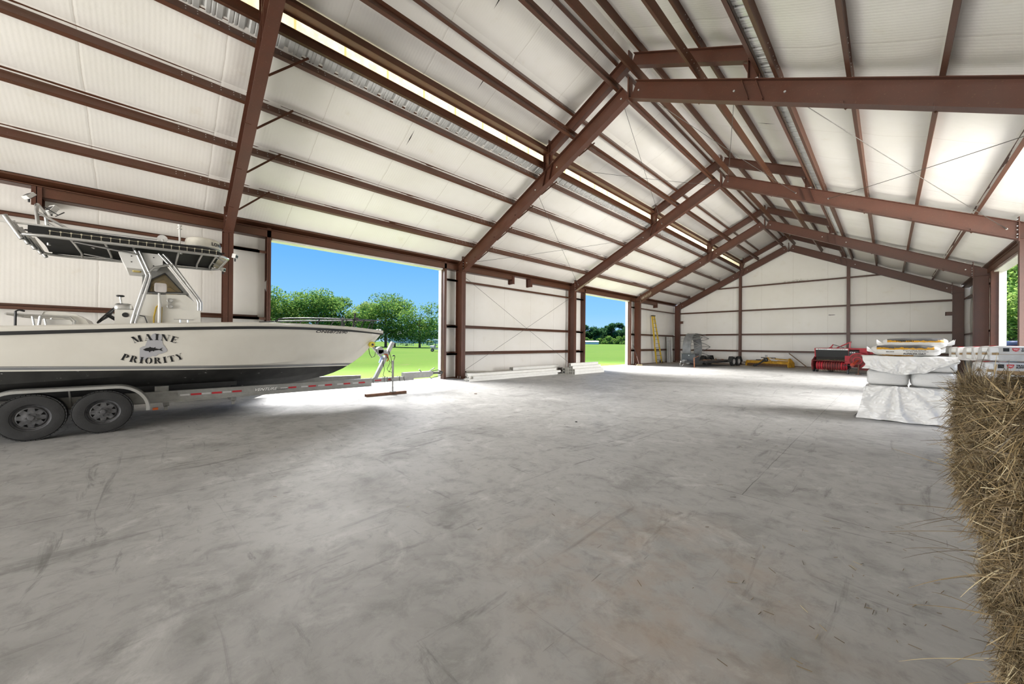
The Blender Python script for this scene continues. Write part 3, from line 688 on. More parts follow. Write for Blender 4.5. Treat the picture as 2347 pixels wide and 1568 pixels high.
w = MB(); w.tube([(AX+hx+.01, -.30, 1.6), (AX+hx+.02, -.27, 1.82), (AX+hx+.02, -.2, 1.92), (AX+hx+.02, -.13, 1.9), (AX+hx+.02, -.10, 1.8), (AX+hx+.01, -.10, 1.6)], .009, 6); build('cord', w, M_black, boat)
# tower legs
for s in (-1, 1):
    w = MB(); X = AX + s*.60
    for o in (0, .05):
        w.tube([(X, -.30+o, 1.2), (X, -.29+o, 1.80), (X, -.12+o, 2.56), (X, -.105+o, 2.63), (X, -.125+o, 2.69), (X-s*.02, -.25+o, 3.05)], .021, 10)
    for o in (0, .06):
        w.tube([(X, .60+o*.6, 2.05), (X, .60+o*.6, 2.20), (X, .565+o*.6, 2.28), (X, .20+o, 2.84), (X-s*.02, .045+o, 3.05)], .02, 10)
    w.tube([(X, -.10, 2.66), (X, -.02, 2.78), (X, .20, 2.87), (X, .24, 2.86)], .02, 10)
    w.tube([(X, .40, 2.60), (X, .52, 2.36)], .014, 8); w.tube([(X, -.22, 2.98), (X-s*.02, -.95, 3.07)], .016, 8)
    w.cyl((X, -.285, 1.78), (X, -.255, 1.93), .03, 10); build('tower_leg', w, M_alu, boat, smooth=40)
# canopy frame, canvas
ZT = lambda y: 3.03 + .012*(y+1.5)*2
w = MB(); hw = .95
loop = [(-hw+.25,-1.46),(hw-.25,-1.46),(hw-.06,-1.40),(hw,-1.2),(hw,.75),(hw-.04,.93),(hw-.25,1.03),(-hw+.25,1.03),(-hw+.04,.93),(-hw,.75),(-hw,-1.2),(-hw+.06,-1.40)]
w.tube([(AX+x_, y_, ZT(y_)) for x_, y_ in loop], .024, 10, True)
for y_ in (-1.0, -.62, -.28, .32, .66, .88):
    w.tube([(AX-hw, y_, ZT(y_)), (AX-hw+.12, y_, ZT(y_)+.07), (AX, y_, ZT(y_)+.085), (AX+hw-.12, y_, ZT(y_)+.07), (AX+hw, y_, ZT(y_))], .018, 8)
for s in (-.35, .35): w.tube([(AX+s, .88, ZT(.88)+.07), (AX+s, 1.03, ZT(1.03))], .014, 8)
tf = build('canopy_frame', w, M_alu, boat, smooth=40)
w = MB()
def cv(u, v):
    y_ = -1.40 + 2.36*u; e = abs(v*2-1); return (AX + (v*2-1)*(hw-.03), y_, ZT(y_)+.115 - .055*e**6 + .02*math.sin(math.pi*v))
w.grid(cv, 24, 24); w.grid(lambda u, v: Vector(cv(u, v)) - Vector((0, 0, .012)), 24, 24)
for s in (-1, 1): w.grid(lambda u, v: (AX+s*(hw-.028), -1.36+2.28*u, ZT(-1.36+2.28*u) + .025 + .115*v*(1-max(0, u-.93)*10)), 20, 2)
canv = plab(build('canopy_canvas', w, mat('black_canvas', (.014, .014, .013), .85, 0, .2), boat, smooth=50), 'black canvas top')
w = MB()
for s in (-1, 1):
    for i in range(20):
        y_ = -1.15 + 1.98*i/19; w.cyl((AX+s*hw, y_, ZT(y_)), (AX+s*(hw-.01), y_, ZT(y_)+.085), .0035, 5); w.cyl((AX+s*(hw-.006), y_, ZT(y_)+.085), (AX+s*(hw+.004), y_, ZT(y_)+.085), .012, 8)
    w.tube([(AX+s*hw, -1.15+1.98*i/19, ZT(-1.15+1.98*i/19)+.085) for i in range(20)], .003, 5)
for i in range(26):
    x_ = AX - hw + .2 + (2*hw-.4)*i/25; w.cyl((x_, 1.03, ZT(1.03)), (x_, .93, ZT(.93)+.06), .006, 5)
build('lacing', w, mat('lacing_cord', (.50, .46, .34), .7), canv)
w = MB(); w.prism([(AX-.55, -.46, 2.99), (AX-.55, -.36, 2.74), (AX-.55, .02, 2.74), (AX-.55, .10, 2.86), (AX-.55, .10, 3.04), (AX-.55, -.42, 3.03)], (1.1, 0, 0))
eb = build('electronics_box', w, M_wplast, boat)
w = MB(); w.blob((AX+.2, -.24, 2.735), (.16, .12, .035), 0, 6); build('handle', w, mat('pale_yellow_plastic', (.62, .50, .18), .5), eb, smooth=40)
for y_, z_ in ((-.3, 2.85), (-.3, 2.95), (-.02, 2.82), (-.02, 2.97)): w = MB(); w.cyl((AX+.55, y_, z_), (AX+.553, y_, z_), .010, 8); build('screw', w, M_black, eb)
# radar dome with partial lettering
w = MB(); rc = (AX, .70, ZT(.7)+.13)
w.lathe([(.001,.0),(.20,.0),(.235,.03),(.275,.12),(.285,.15)], rc, n=36); rd0 = build('radar_base', w, mat('grey_radar_base', (.28, .28, .28), .4), boat, smooth=40)
w = MB(); w.lathe([(.285,.15),(.288,.17),(.275,.28),(.26,.315),(.22,.335),(.001,.345)], rc, n=36); rd = build('radar_dome', w, mat('cream_radome', (.72, .69, .60), .35), boat, smooth=50)
def rl(u, v):
    a = -.70 + .85*u + .03*v; return (AX + .290*math.cos(a), .70 + .290*math.sin(a)*1.0, rc[2] + .19 + .05*v)
lettering('lettering', 'LOWRANCE', lambda u, v: (AX + .290*math.cos(.42+1.75*u), .70 + .290*math.sin(.42+1.75*u), rc[2]+.19+.068*v), M_let, rd, .03)
# antenna post, spreader arch with floodlights
w = MB(); w.tube([(AX+.1, .37, ZT(.4)+.10), (AX+.1, .345, ZT(.4)+.2), (AX+.1, .34, 3.66)], .017, 10); w.lathe([(.001,0),(.035,0),(.035,.012),(.018,.03),(.018,.05),(.03,.055),(.03,.09),(.001,.095)], (AX+.1, .34, 3.66), n=16); build('antenna', w, M_wplast, boat, smooth=40)
w = MB()
for s in (-1, 1):
    w.tube([(AX+s*.38, -1.33, ZT(-1.3)+.08), (AX+s*.38, -1.36, 3.52), (AX+s*.34, -1.365, 3.62), (AX+s*.22, -1.37, 3.655)], .024, 10)
    w.tube([(AX+s*.38, -1.35, 3.50), (AX+s*.36, -.80, ZT(-.8)+.11)], .019, 10)
w.tube([(AX-.23, -1.37, 3.655), (AX+.23, -1.37, 3.655)], .024, 10); w.tube([(AX+.36, -1.0, ZT(-1)+.1), (AX+.36, -.98, ZT(-1)+.16)], .019, 8)
build('spreader_arch', w, M_alu, boat, smooth=40)
def lamp(c, yaw, tilt, parent=None, name='floodlight', sz=(.15, .05, .11)):
    m = Matrix.Rotation(yaw, 3, 'Z') @ Matrix.Rotation(tilt, 3, 'X'); w = MB(); w.box(c, sz, m=m); o = plab(build(name, w, M_wplast, boat), 'white floodlight')
    g = MB()
    for k in range(4): g.box(Vector(c) + m @ Vector((0, sz[1]/2+.004, sz[2]*(-.3+.2*k))), (sz[0]*.8, .012, sz[2]*.07), m=m)
    g.box(Vector(c) + m @ Vector((0, -sz[1]/2-.002, 0)), (sz[0]*.8, .004, sz[2]*.6), m=m); build('cooling_fin', g, M_black, o)
    h = MB(); h.cyl(c, (c[0], c[1], c[2]-.10), .012, 8); build('bracket', h, M_black, o)
lamp((AX+.34, -1.44, 3.745), .5, -.7); lamp((AX-.34, -1.30, 3.73), .5, -.5, sz=(.18, .07, .15)); lamp((AX+hw-.05, 1.12, ZT(1)+.04), 2.6, .2, sz=(.10, .06, .08)); lamp((AX-hw+.1, 1.12, ZT(1)+.02), 2.6, .2, sz=(.10, .06, .08))
w = MB(); w.tube([(AX+.3, -1.3, 3.62), (AX+.3, -1.15, 3.52), (AX+.2, -1.1, 3.6), (AX-.3, -1.25, 3.62)], .008, 6); build('wire', w, M_black, boat)
# rod holders, outrigger pole
for x_ in (.86, .45, .0, -.45, -.86):
    w = MB(); w.lathe([(.026, 0), (.030, .02), (.030, .34), (.036, .36)], (AX+x_, -1.42, ZT(-1.4)-.07), (0, -.45, .9), 12); build('rod_holder', w, M_alu, boat, smooth=40)
w = MB(); w.cyl((AX+.70, .02, 3.285), (AX+.93, -2.9, 3.12), .018, 10, .012); w.lathe([(.001,-.015),(.07,-.015),(.07,.015),(.001,.015)], (AX+.70, .09, 3.30), (1,0,0), 16); w.cyl((AX+.70, .09, 3.3), (AX+.70, .10, ZT(.1)+.08), .02, 8); plab(build('outrigger', w, M_wplast, boat, smooth=40), 'long white outrigger pole')
# helm seat with cushions
w = MB()
def seat_sec(xo):
    return [(AX+xo, -1.29, 1.865), (AX+xo, -1.27, 1.915), (AX+xo, -1.22, 1.93), (AX+xo, -1.08, 1.925), (AX+xo, -.94, 1.89), (AX+xo, -.83, 1.81), (AX+xo, -.76, 1.68), (AX+xo, -.75, 1.58), (AX+xo, -.92, 1.58), (AX+xo, -.94, 1.70), (AX+xo, -1.0, 1.80), (AX+xo, -1.1, 1.83), (AX+xo, -1.25, 1.835)]
for a0, a1 in ((-.42, -.22), (-.21, .0), (.01, .21), (.22, .42)):
    rr = [seat_sec(a0+.012), seat_sec(a0), seat_sec(a1), seat_sec(a1-.012)]
    for q in (0, 3): rr[q] = [(v[0], v[1]*.985-.016, v[2]*.985+.026) for v in rr[q]]
    w.loft(rr, True, True)
seat = build('helm_seat', w, M_white, boat, smooth=40)
w = MB(); w.box((AX, -1.08, 1.55), (.7, .34, .5)); build('seat_base', w, M_wplast, seat)
w = MB()
for s in (-1, 1):
    w.tube([(AX+s*.45, -1.62, 1.86), (AX+s*.45, -1.45, 1.85), (AX+s*.45, -1.0, 1.84), (AX+s*.45, -.95, 1.78), (AX+s*.45, -.99, 1.3)], .02, 8); w.tube([(AX+s*.45, -1.30, 1.85), (AX+s*.45, -1.35, 1.3)], .02, 8); w.tube([(AX+s*.45, -1.38, 1.85), (AX+s*.45, -1.31, 1.3)], .014, 8)
w.tube([(AX-.45, -1.62, 1.86), (AX+.45, -1.62, 1.86)], .02, 8); build('seat_frame', w, M_alu, boat, smooth=40)
w = MB(); w.tube([(AX+.5, -1.53, 1.3), (AX+.5, -1.53, 1.90), (AX+.48, -1.50, 1.925), (AX+.46, -1.45, 1.91)], .014, 8); build('boat_hook', w, M_black, boat)
# cleat, bow rail, anchor posts
w = MB(); yc = .37; xz = (AX+interp(yc, T_sb)-.10, yc, interp(yc, T_sz)); w.beam((xz[0], yc-.13, xz[2]+.055), (xz[0], yc+.13, xz[2]+.055), .022, .016); w.cyl((xz[0], yc-.05, xz[2]), (xz[0], yc-.05, xz[2]+.05), .014, 8); w.cyl((xz[0], yc+.05, xz[2]), (xz[0], yc+.05, xz[2]+.05), .014, 8); build('cleat', w, M_alu, boat)
M_rail = mat('dark_steel_rail', (.035, .036, .04), .35, .2)
w = MB()
for s in (-1, 1):
    ys = [1.78, 1.86, 2.0, 2.4, 2.9, 3.4, 3.8, 4.15, 4.42]
    zr = [1.87, 1.935, 1.955, 1.985, 2.01, 2.03, 2.045, 2.055, 2.065]
    pts = [(AX+s*max(.02, interp(y, T_sb)-.10 + .02*i/8), y, z) for i, (y, z) in enumerate(zip(ys, zr))]
    w.tube(pts, .016, 8)
    for y, dz in ((2.72, 1.99), (3.42, 2.025), (3.95, 2.045), (4.28, 2.06)):
        w.tube([(AX+s*max(.02, interp(y-.1, T_sb)-.09), y-.1, interp(y-.1, T_sz)), (AX+s*max(.02, interp(y, T_sb)-.09), y, dz)], .013, 8)
w.tube([(AX-.09, 4.42, 2.065), (AX, 4.5, 2.07), (AX+.09, 4.42, 2.065)], .016, 8)
build('bow_rail', w, M_rail, boat, smooth=40)
w = MB(); w.cyl((AX+.38, 3.60, 1.84), (AX+.36, 3.66, 2.20), .022, 10); w.box((AX+.37, 3.69, 2.05), (.05, .09, .08)); build('anchor_post', w, M_black, boat)
for x_ in (.2, .28): w = MB(); w.cyl((AX-x_, 3.55, 1.84), (AX-x_, 3.57, 2.12), .018, 10); build('anchor_post', w, M_black, boat)
w = MB(); w.blob((AX, 4.45, 1.80), (.08, .14, .06), 0, 6); build('bow_roller', w, M_alu, boat, smooth=40)

# ------------------------------------------------------------------ boat trailer
tr_ = thing('boat_trailer', 'silver tandem axle trailer under the white boat', 'trailer', (AX, 0, 0))
M_rl = mat('trailer_aluminium', (.29, .29, .275), .45, .35, .14, 8)
for s in (-1, 1):
    w = MB(); xo = AX+s*.88
    if s > 0: ps = [(xo, -3.6), (xo, 3.86)]
    else: ps = [(xo, -3.6), (xo, .6), (AX-.10, 4.0)]
    for (xa, ya), (xb, yb) in zip(ps, ps[1:]):
        w.beam((xa, ya, .382), (xb, yb, .382), .11, .014); w.beam((xa, ya, .563), (xb, yb, .563), .11, .014); w.beam((xa, ya, .472), (xb, yb, .472), .012, .17); 
        if s > 0: w.beam((xa+.03, ya, .472), (xb+.03, yb, .472), .01, .17)
    rl_ = build('rail', w, M_rl, tr_)
    if s > 0:
        side = rl_; xf = xo+.036
for i, y in enumerate((.56, .86, 1.17, 2.13, 2.52, 2.86, 3.27, 3.62)):
    w = MB(); w.bx(xf, xf+.004, y-.075, y+.075, .465, .50); plab(build('reflector', w, M_red, side), 'red reflector strip')
    w = MB(); w.bx(xf, xf+.003, y-.22, y-.09, .468, .497); plab(build('reflector', w, M_silver, side), 'silver reflector strip')
M_wl = mat('white_lettering', (.8, .8, .78), .4)
w = MB(); 
lettering('lettering', 'VENTURE', lambda u, v: (xf+.003, 1.435+.40*u+.03*v, .448+.075*v), M_black, side, .06)
lettering('lettering', 'VENTURE', lambda u, v: (xf+.006, 1.44+.39*u+.03*v, .455+.062*v), M_wl, side, .02)
lettering('lettering', 'custom', lambda u, v: (xf+.005, 1.85+.19*u, .452+.026*v), M_black, side, .0)
w = MB(); w.bx(xf, xf+.006, .02, .30, .48, .53); w.cyl((xf, .04, .505), (xf+.02, .04, .505), .022, 10); w.cyl((xf, .28, .505), (xf+.02, .28, .505), .022, 10); w.box((xf-.05, .10, .61), (.02, .18, .1)); build('bunk_bracket', w, M_galv, tr_)
for y in (-2.6, .16, 1.12):
    w = MB(); w.bx(AX-.9, AX+.9, y-.04, y+.04, .30, .375)
    if y > 0: w.bx(AX+.83, AX+.9, y-.03, y+.02, .23, .31)
    build('crossmember', w, M_galv, tr_)
for s in (-1, 1): w = MB(); w.beam((AX+s*.62, -3.5, .60), (AX+s*.60, 1.2, .62), .10, .08); w.beam((AX+s*.62, -3.4, .50), (AX+s*.60, 1.1, .50), .04, .16); build('bunk', w, M_dark, tr_)
for y in (-.57, -1.27):
    w = MB(); w.cyl((AX-1.05, y, .33), (AX+1.05, y, .33), .04, 10); build('axle', w, M_galv, tr_)
def wheel(parent, c, r, wd, sgn, rim_m, axis=(1,0,0)):
    c = Vector(c); A = Vector(axis)*sgn
    w = MB(); k = r/.335
    w.lathe([(.19*k,-wd*.46),(.25*k,-wd*.5),(.31*k,-wd*.46),(r,-wd*.32),(r,wd*.32),(.315*k,wd*.46),(.26*k,wd*.5),(.195*k,wd*.47),(.185*k,wd*.40),(.185*k,-wd*.4)], c, A, 40); o = build('wheel', w, M_dark, parent, smooth=35)
    tr2 = MB(); a = A.orthogonal().normalized(); b = A.cross(a)
    for i in range(44):
        q = 2*math.pi*i/44; rad = a*math.cos(q)+b*math.sin(q); tan = -a*math.sin(q)+b*math.cos(q)
        m = Matrix((tan, A, rad)).transposed(); tr2.box(c + rad*(r-.0055) + A*wd*.30, (.040*k, wd*.3, .014), m=m)
    build('tread', tr2, M_dark, o)
    rm = MB(); rm.lathe([(.19*k,wd*.46),(.178*k,wd*.40),(.168*k,wd*.25),(.152*k,wd*.22),(.148*k,wd*.30),(.135*k,wd*.33)], c, A, 40)
    for i in range(8):
        q = 2*math.pi*i/8; q2 = 2*math.pi*(i+.5)/8
        def P(rr, t_, z): return c + A*z + (a*math.cos(t_)+b*math.sin(t_))*rr
        hw_ = .20
        rm.add([P(.095*k, q-.39, wd*.34), P(.095*k, q+.39, wd*.34), P(.138*k, q+hw_, wd*.33), P(.138*k, q-hw_, wd*.33)], [(0,1,2,3)])
    rm.lathe([(.097*k,wd*.34),(.078*k,wd*.345),(.06*k,wd*.38),(.035*k,wd*.38),(.032*k,wd*.46),(.026*k,wd*.47),(.001,wd*.46)], c, A, 24)
    for i in range(5):
        q = 2*math.pi*i/5; p = c + (a*math.cos(q)+b*math.sin(q))*.055*k; rm.cyl(p + A*wd*.34, p + A*wd*.44, .010*k, 6)
    build('rim', rm, rim_m, o, smooth=35)
    dk = MB(); dk.lathe([(.17*k,wd*.05),(.001,wd*.05)], c, A, 24); build('brake_drum', dk, M_black, o)
    return o
M_rim = mat('dusty_rim', (.085, .085, .088), .5, .3, .5, 14)
for s in (-1, 1):
    for y in (-.57, -1.27): wheel(tr_, (AX+s*1.12, y, .335), .335, .20, s, M_rim)
t = NT('tread_plate'); ck = t.n('ShaderNodeTexChecker'); t.l(t.map((1, 1, 1), (.6, .6, .7)), ck.inputs[0]); ck.inputs['Scale'].default_value = 55
t.base((.42, .42, .40)); t.pr(Roughness=.4, Metallic=.6); t.bump(ck.outputs['Fac'], .5, .01); M_tread = t.m
for s in (-1, 1):
    w = MB(); pr_ = [(-1.40-.40*math.cos(R(a)), .345+.40*math.sin(R(a))) for a in range(-6, 91, 8)] + [(-.44+.40*math.sin(R(a)), .345+.40*math.cos(R(a))) for a in range(0, 99, 8)]
    rr = []
    for y, z in pr_: rr.append([(AX+s*.98, y, z), (AX+s*1.22, y, z), (AX+s*1.235, y, z-.012), (AX+s*1.235, y, z-.05), (AX+s*1.225, y, z-.05), (AX+s*1.22, y, z-.015), (AX+s*.98, y, z-.012)])
    for i, (y, z) in enumerate(pr_):
        k0, k1 = pr_[max(0, i-1)], pr_[min(len(pr_)-1, i+1)]; d_ = Vector((k1[0]-k0[0], k1[1]-k0[1])).normalized(); nrm = Vector((d_.y, -d_.x))
        for q, off in ((2, .012), (3, .05), (4, .05), (5, .015), (6, .012)):
            rr[i][q] = (rr[i][q][0], y + nrm.x*off, z + nrm.y*off)
    w.loft(rr, True, True); f_ = build('fender', w, M_tread, tr_, smooth=40)
    w = MB(); w.beam((AX+s*1.0, -.92, .44), (AX+s*1.1, -.93, .735), .06, .02, (0,1,0)); build('fender_bracket', w, M_galv, f_)
w = MB(); w.box((AX+1.02, .02, .29), (.04, .07, .04)); build('marker_light', w, mat('amber_lens', (.6, .12, .02), .3), tr_)
# tongue, winch post, actuator, coupler, jack
w = MB(); w.bx(AX-.06, AX+.06, 3.6, 5.5, .355, .475); tg = build('tongue', w, M_rl, tr_)
for y in (4.42, 4.78): w = MB(); w.bx(AX+.061, AX+.066, y-.10, y+.08, .40, .435); plab(build('reflector', w, M_red, tg), 'red reflector strip')
for y in (4.28, 4.6, 4.68, 5.05, 5.2):
    w = MB(); w.tube([(AX+.075, y, .34), (AX+.075, y, .50)], .008, 6); w.tube([(AX-.075, y, .34), (AX-.075, y, .50)], .008, 6); w.bx(AX-.08, AX+.08, y-.008, y+.008, .478, .486); build('u_bolt', w, M_galv, tg)
w = MB(); w.bx(AX-.09, AX+.09, 5.18, 6.0, .41, .585); w.prism([(AX-.09, 6.0, .41), (AX-.09, 6.14, .47), (AX-.09, 6.14, .585), (AX-.09, 6.0, .585)], (.18, 0, 0)); act = build('brake_actuator', w, M_rl, tr_)
w = MB(); w.bx(AX-.05, AX+.05, 6.12, 6.42, .49, .56); w.blob((AX, 6.44, .52), (.13, .16, .11), 0, 8, .7); M_cp = mat('dark_coupler', (.10, .10, .095), .5, .4); build('coupler', w, M_cp, tr_, smooth=40)
for p_, q_ in (((AX, 6.05, .58), (AX, 6.25, .68)), ((AX+.05, 5.75, .58), (AX+.05, 5.68, .66))): w = MB(); w.beam(p_, q_, .03, .02); build('coupler_lever', w, M_cp, tr_)
w = MB()
w.tube([(AX+.05, 6.1, .58), (AX+.09, 6.3, .62), (AX+.09, 6.5, .55), (AX+.08, 6.45, .45), (AX+.06, 6.2, .40), (AX+.02, 6.1, .36)], .011, 6)
w.tube([(AX+.04, 6.05, .42), (AX+.06, 6.12, .33), (AX+.05, 6.06, .30)], .008, 6); build('safety_chain', w, M_black, tr_)
w = MB(); w.beam((AX, 4.35, .47), (AX, 4.86, 1.47), .10, .09, (0,1,0)); w.beam((AX, 4.60, .98), (AX, 4.24, 1.38), .07, .06, (0,1,0)); wp = build('winch_post', w, M_galv, tr_)
w = MB(); w.lathe([(.001,-.06),(.095,-.06),(.10,-.03),(.10,.03),(.095,.06),(.001,.06)], (AX, 4.47, 1.24), (1,0,0), 20); w.bx(AX-.06, AX+.06, 4.42, 4.66, 1.12, 1.25); w.cyl((AX+.06, 4.58, 1.19), (AX+.09, 4.58, 1.19), .02, 10); build('winch', w, M_galv, wp, smooth=40)
w = MB(); w.lathe([(.02,-.09),(.075,-.09),(.085,-.03),(.06,0),(.085,.03),(.075,.09),(.02,.09)], (AX, 4.235, 1.40), (1,0,0), 24); plab(build('bow_stop_roller', w, mat('yellow_rubber', (.62, .52, .01), .35), wp, smooth=50), 'yellow rubber bow roller')
w = MB(); w.cyl((AX+.01, 4.235, 1.40), (AX+.10, 4.235, 1.40), .03, 12); build('roller_pin', w, M_black, wp)
w = MB(); w.tube([(AX+.07, 4.14, 1.30), (AX+.08, 4.16, 1.15), (AX+.08, 4.22, 1.05), (AX+.08, 4.30, 1.08), (AX+.07, 4.33, 1.2)], .009, 6); w.tube([(AX+.06, 4.72, 1.22), (AX+.08, 4.78, 1.0), (AX+.08, 4.80, .8), (AX+.08, 4.72, .62), (AX+.08, 4.66, .72), (AX+.08, 4.75, .9), (AX+.08, 4.66, 1.05)], .008, 6); w.tube([(AX+.06, 4.55, .95), (AX+.08, 4.58, .7), (AX+.08, 4.55, .56), (AX+.07, 4.6, .48)], .007, 6); w.tube([(AX+.06, 4.7, .66), (AX+.06, 4.85, .6), (AX+.06, 4.86, .52)], .008, 6)
build('wiring', w, mat('dark_wiring', (.05, .045, .02), .6), wp)
w = MB(); w.tube([(AX+.06, 4.58, 1.13), (AX+.075, 4.66, 1.13), (AX+.075, 4.70, 1.0), (AX+.07, 4.66, .93)], .016, 6); build('strap', w, mat('orange_strap', (.42, .10, .03), .7), wp)
w = MB(); w.box((AX+.02, 4.50, .99), (.07, .03, .20), m=Matrix.Rotation(-.4, 3, 'X')); build('label_plate', w, mat('blue_plate', (.25, .35, .6), .4), wp)
w = MB(); jx, jy = AX+.14, 4.80
w.cyl((jx, jy, .09), (jx, jy, .40), .022, 12); w.cyl((jx, jy, .38), (jx, jy, .95), .030, 12); w.bx(jx-.06, jx+.03, jy-.04, jy+.04, .40, .44)
w.cyl((jx, jy, .075), (jx, jy, .095), .085, 16); jk = build('jack', w, M_galv, tr_, smooth=40)
w = MB(); w.tube([(jx, jy, .95), (jx, jy+.03, .97), (jx, jy+.06, 1.06), (jx, jy+.05, 1.085), (jx, jy+.02, 1.09)], .009, 6); w.blob((jx, jy+.02, 1.09), (.035, .07, .035), 0, 6); build('crank', w, M_black, jk)
# rusty channel under the jack
w = MB(); w.bx(jx-.10, jx+.02, 4.05, 5.22, .062, .072); w.bx(jx-.10, jx-.09, 4.05, 5.22, 0, .065); w.bx(jx+.01, jx+.02, 4.05, 5.22, 0, .065)
M_rusty = mat('rusty_steel', (.15, .075, .045), .75, .1, .4, 10, .2)
tag(build('steel_channel', w, M_rusty, loc=(jx, 4.6, 0)), 'rusty steel channel lying under the boat trailer jack', 'steel channel')
# ------------------------------------------------------------------ white vinyl fence posts on the floor
def hollow(mb, c, w, h, y0, y1, t_=.007):
    x, z = c; o = [(x-w/2, z-h/2), (x+w/2, z-h/2), (x+w/2, z+h/2), (x-w/2, z+h/2)]; i = [(x-w/2+t_, z-h/2+t_), (x+w/2-t_, z-h/2+t_), (x+w/2-t_, z+h/2-t_), (x-w/2+t_, z+h/2-t_)]
    vs = [(p[0], y, p[1]) for y in (y0, y1) for p in o] + [(p[0], y, p[1]) for y in (y0, y1) for p in i]; fs = []
    for k in range(4):
        l = (k+1) % 4; fs += [(k, l, 4+l, 4+k), (8+k, 12+k, 12+l, 8+l), (k, 8+k, 8+l, l), (4+k, 4+l, 12+l, 12+k)]
    return mb.add(vs, fs)
PROTO = {}
def post(x, z, y0, L, w, h, label, group, rz=0, kind='fence_post'):
    key = (w, h, L)
    if key not in PROTO:
        mb = MB(); hollow(mb, (0, h/2), w, h, 0, L); o = build(kind, mb, M_vinyl, recalc=True); PROTO[key] = o
    else:
        o = PROTO[key].copy(); COL.objects.link(o)
    o.location = (x, y0, z); o.rotation_euler = (0, 0, rz); return tag(o, label, 'fence post', group)
pos = {0: 'nearest the aisle', 1: 'in the middle', 2: 'nearest the wall'}; lay = ['bottom layer', 'second layer', 'third layer', 'top layer']
for r_ in range(3):
    for c_ in range(3):
        if r_ == 2 and c_ == 0: continue
        post(-11.0-.113*c_+.01*r_, .002+.098*r_, 8.45+.06*((c_*2+r_*3) % 4), 5.25+.05*((c_+r_) % 3), .108, .094, 'long white vinyl rail in the long front bundle, %s, %s' % (lay[r_], pos[c_]), 'long vinyl rails on the floor', kind='vinyl_rail')
for r_ in range(3):
    for c_ in range(2):
        post(-11.60-.135*c_, .002+.132*r_, 11.32+.04*c_, 3.3, .128, .128, 'white vinyl post in the stack against the wall, %s, %s' % (lay[r_], ('aisle side', 'wall side')[c_]), 'vinyl posts against the wall')
for r_, cols in enumerate(((0, 1, 2), (0, 1, 2), (1, 2), (2,))):
    for c_ in cols:
        post(-10.36-.133*c_, .002+.132*r_, 14.18+.02*c_, 2.55-.06*r_, .128, .128, 'short white vinyl post in the stack before the small doorway, %s, %s' % (lay[r_], pos[c_]), 'vinyl posts before the small doorway')
for r_, lb in enumerate(('lower', 'upper')):
    o = post(-11.02, .002+.142*r_, 14.28, .62, .17, .138, '%s slotted white vinyl offcut between the post stacks' % lb, 'slotted vinyl offcuts', kind='vinyl_offcut')
    s_ = MB(); s_.bx(-.045, .045, -.003, .004, .05, .09); s_.bx(-.08, .08, .0, .006, .006, .132) if False else None
    sl = build('slot', s_, M_black); sl.parent = o
mb = MB(); mb.tube([(-12.16, 9.2, .27), (-12.14, 10.6, .19), (-12.06, 12.6, .055)], .045, 14); mb.tube([(-12.06, 12.6, .055), (-12.14, 10.6, .19), (-12.16, 9.2, .27)], .039, 14)
tag(build('plastic_pipe', mb, mat('grey_pipe', (.38, .36, .31), .4), loc=(-12.16, 9.2, .04), smooth=40), 'grey round pipe leaning behind the long vinyl bundle', 'pipe')
mb = MB(); bb = random.Random(4)
for i in range(9):
    c = (-11.42+bb.uniform(-.12, .12), 14.55+bb.uniform(-.3, .25), .05+.045*(i % 5)); mb.box(c, (bb.uniform(.05, .2), bb.uniform(.08, .25), .05), bb.uniform(0, 3))
tag(build('scrap_brackets', mb, mat('dark_scrap', (.045, .035, .028), .6), loc=(-11.42, 14.5, .02)), 'heap of dark scrap brackets between the vinyl stacks', 'scrap', kind='stuff')

# ------------------------------------------------------------------ yellow step ladder
M_yel = mat('yellow_fibreglass', (.62, .42, .015), .4, 0, .08)
ld = thing('step_ladder', 'tall folded yellow step ladder leaning on the left wall near the far corner', 'ladder', (-12.2, 27.4, 0))
A0, A1, B0, B1 = Vector((-12.17, 27.13, 0)), Vector((-12.40, 26.86, 3.58)), Vector((-12.05, 27.81, .02)), Vector((-12.37, 27.13, 3.58))
off = Vector((-.075, .02, 0))
for p, q in ((A0, A1), (B0, B1), (A0+off+Vector((0,0,.12)), A1+off), (B0+off+Vector((0,0,.12)), B1+off)):
    mb = MB(); mb.beam(p, q, .03, .085, (0, 1, 0)); build('rail', mb, M_yel, ld)
mb = MB()
for i in range(1, 12):
    k = i/11.8; p = A0.lerp(A1, k); q = B0.lerp(B1, k); mb.beam(p, q, .085, .03)
    st = MB(); st.beam(p, q, .085, .028); build('step', st, M_galv, ld)
mb = MB(); mb.beam(A1+Vector((-.03, -.04, .03)), B1+Vector((-.03, .04, .03)), .17, .075); build('top_cap', mb, M_black, ld)
mb = MB(); mb.beam(B0+Vector((-.2, -.22, .17)), B0+Vector((.0, .0, .17)), .04, .03); mb.box(B0+Vector((0, 0, .07)), (.08, .10, .14)); mb.box(B0+Vector((-.12, -.1, .12)), (.05, .1, .2)); build('foot', mb, M_black, ld)
mb = MB(); mb.box(A0+(A1-A0)*.42+Vector((.045, -.02, 0)), (.012, .05, .55)); build('label', mb, M_wplast, ld)
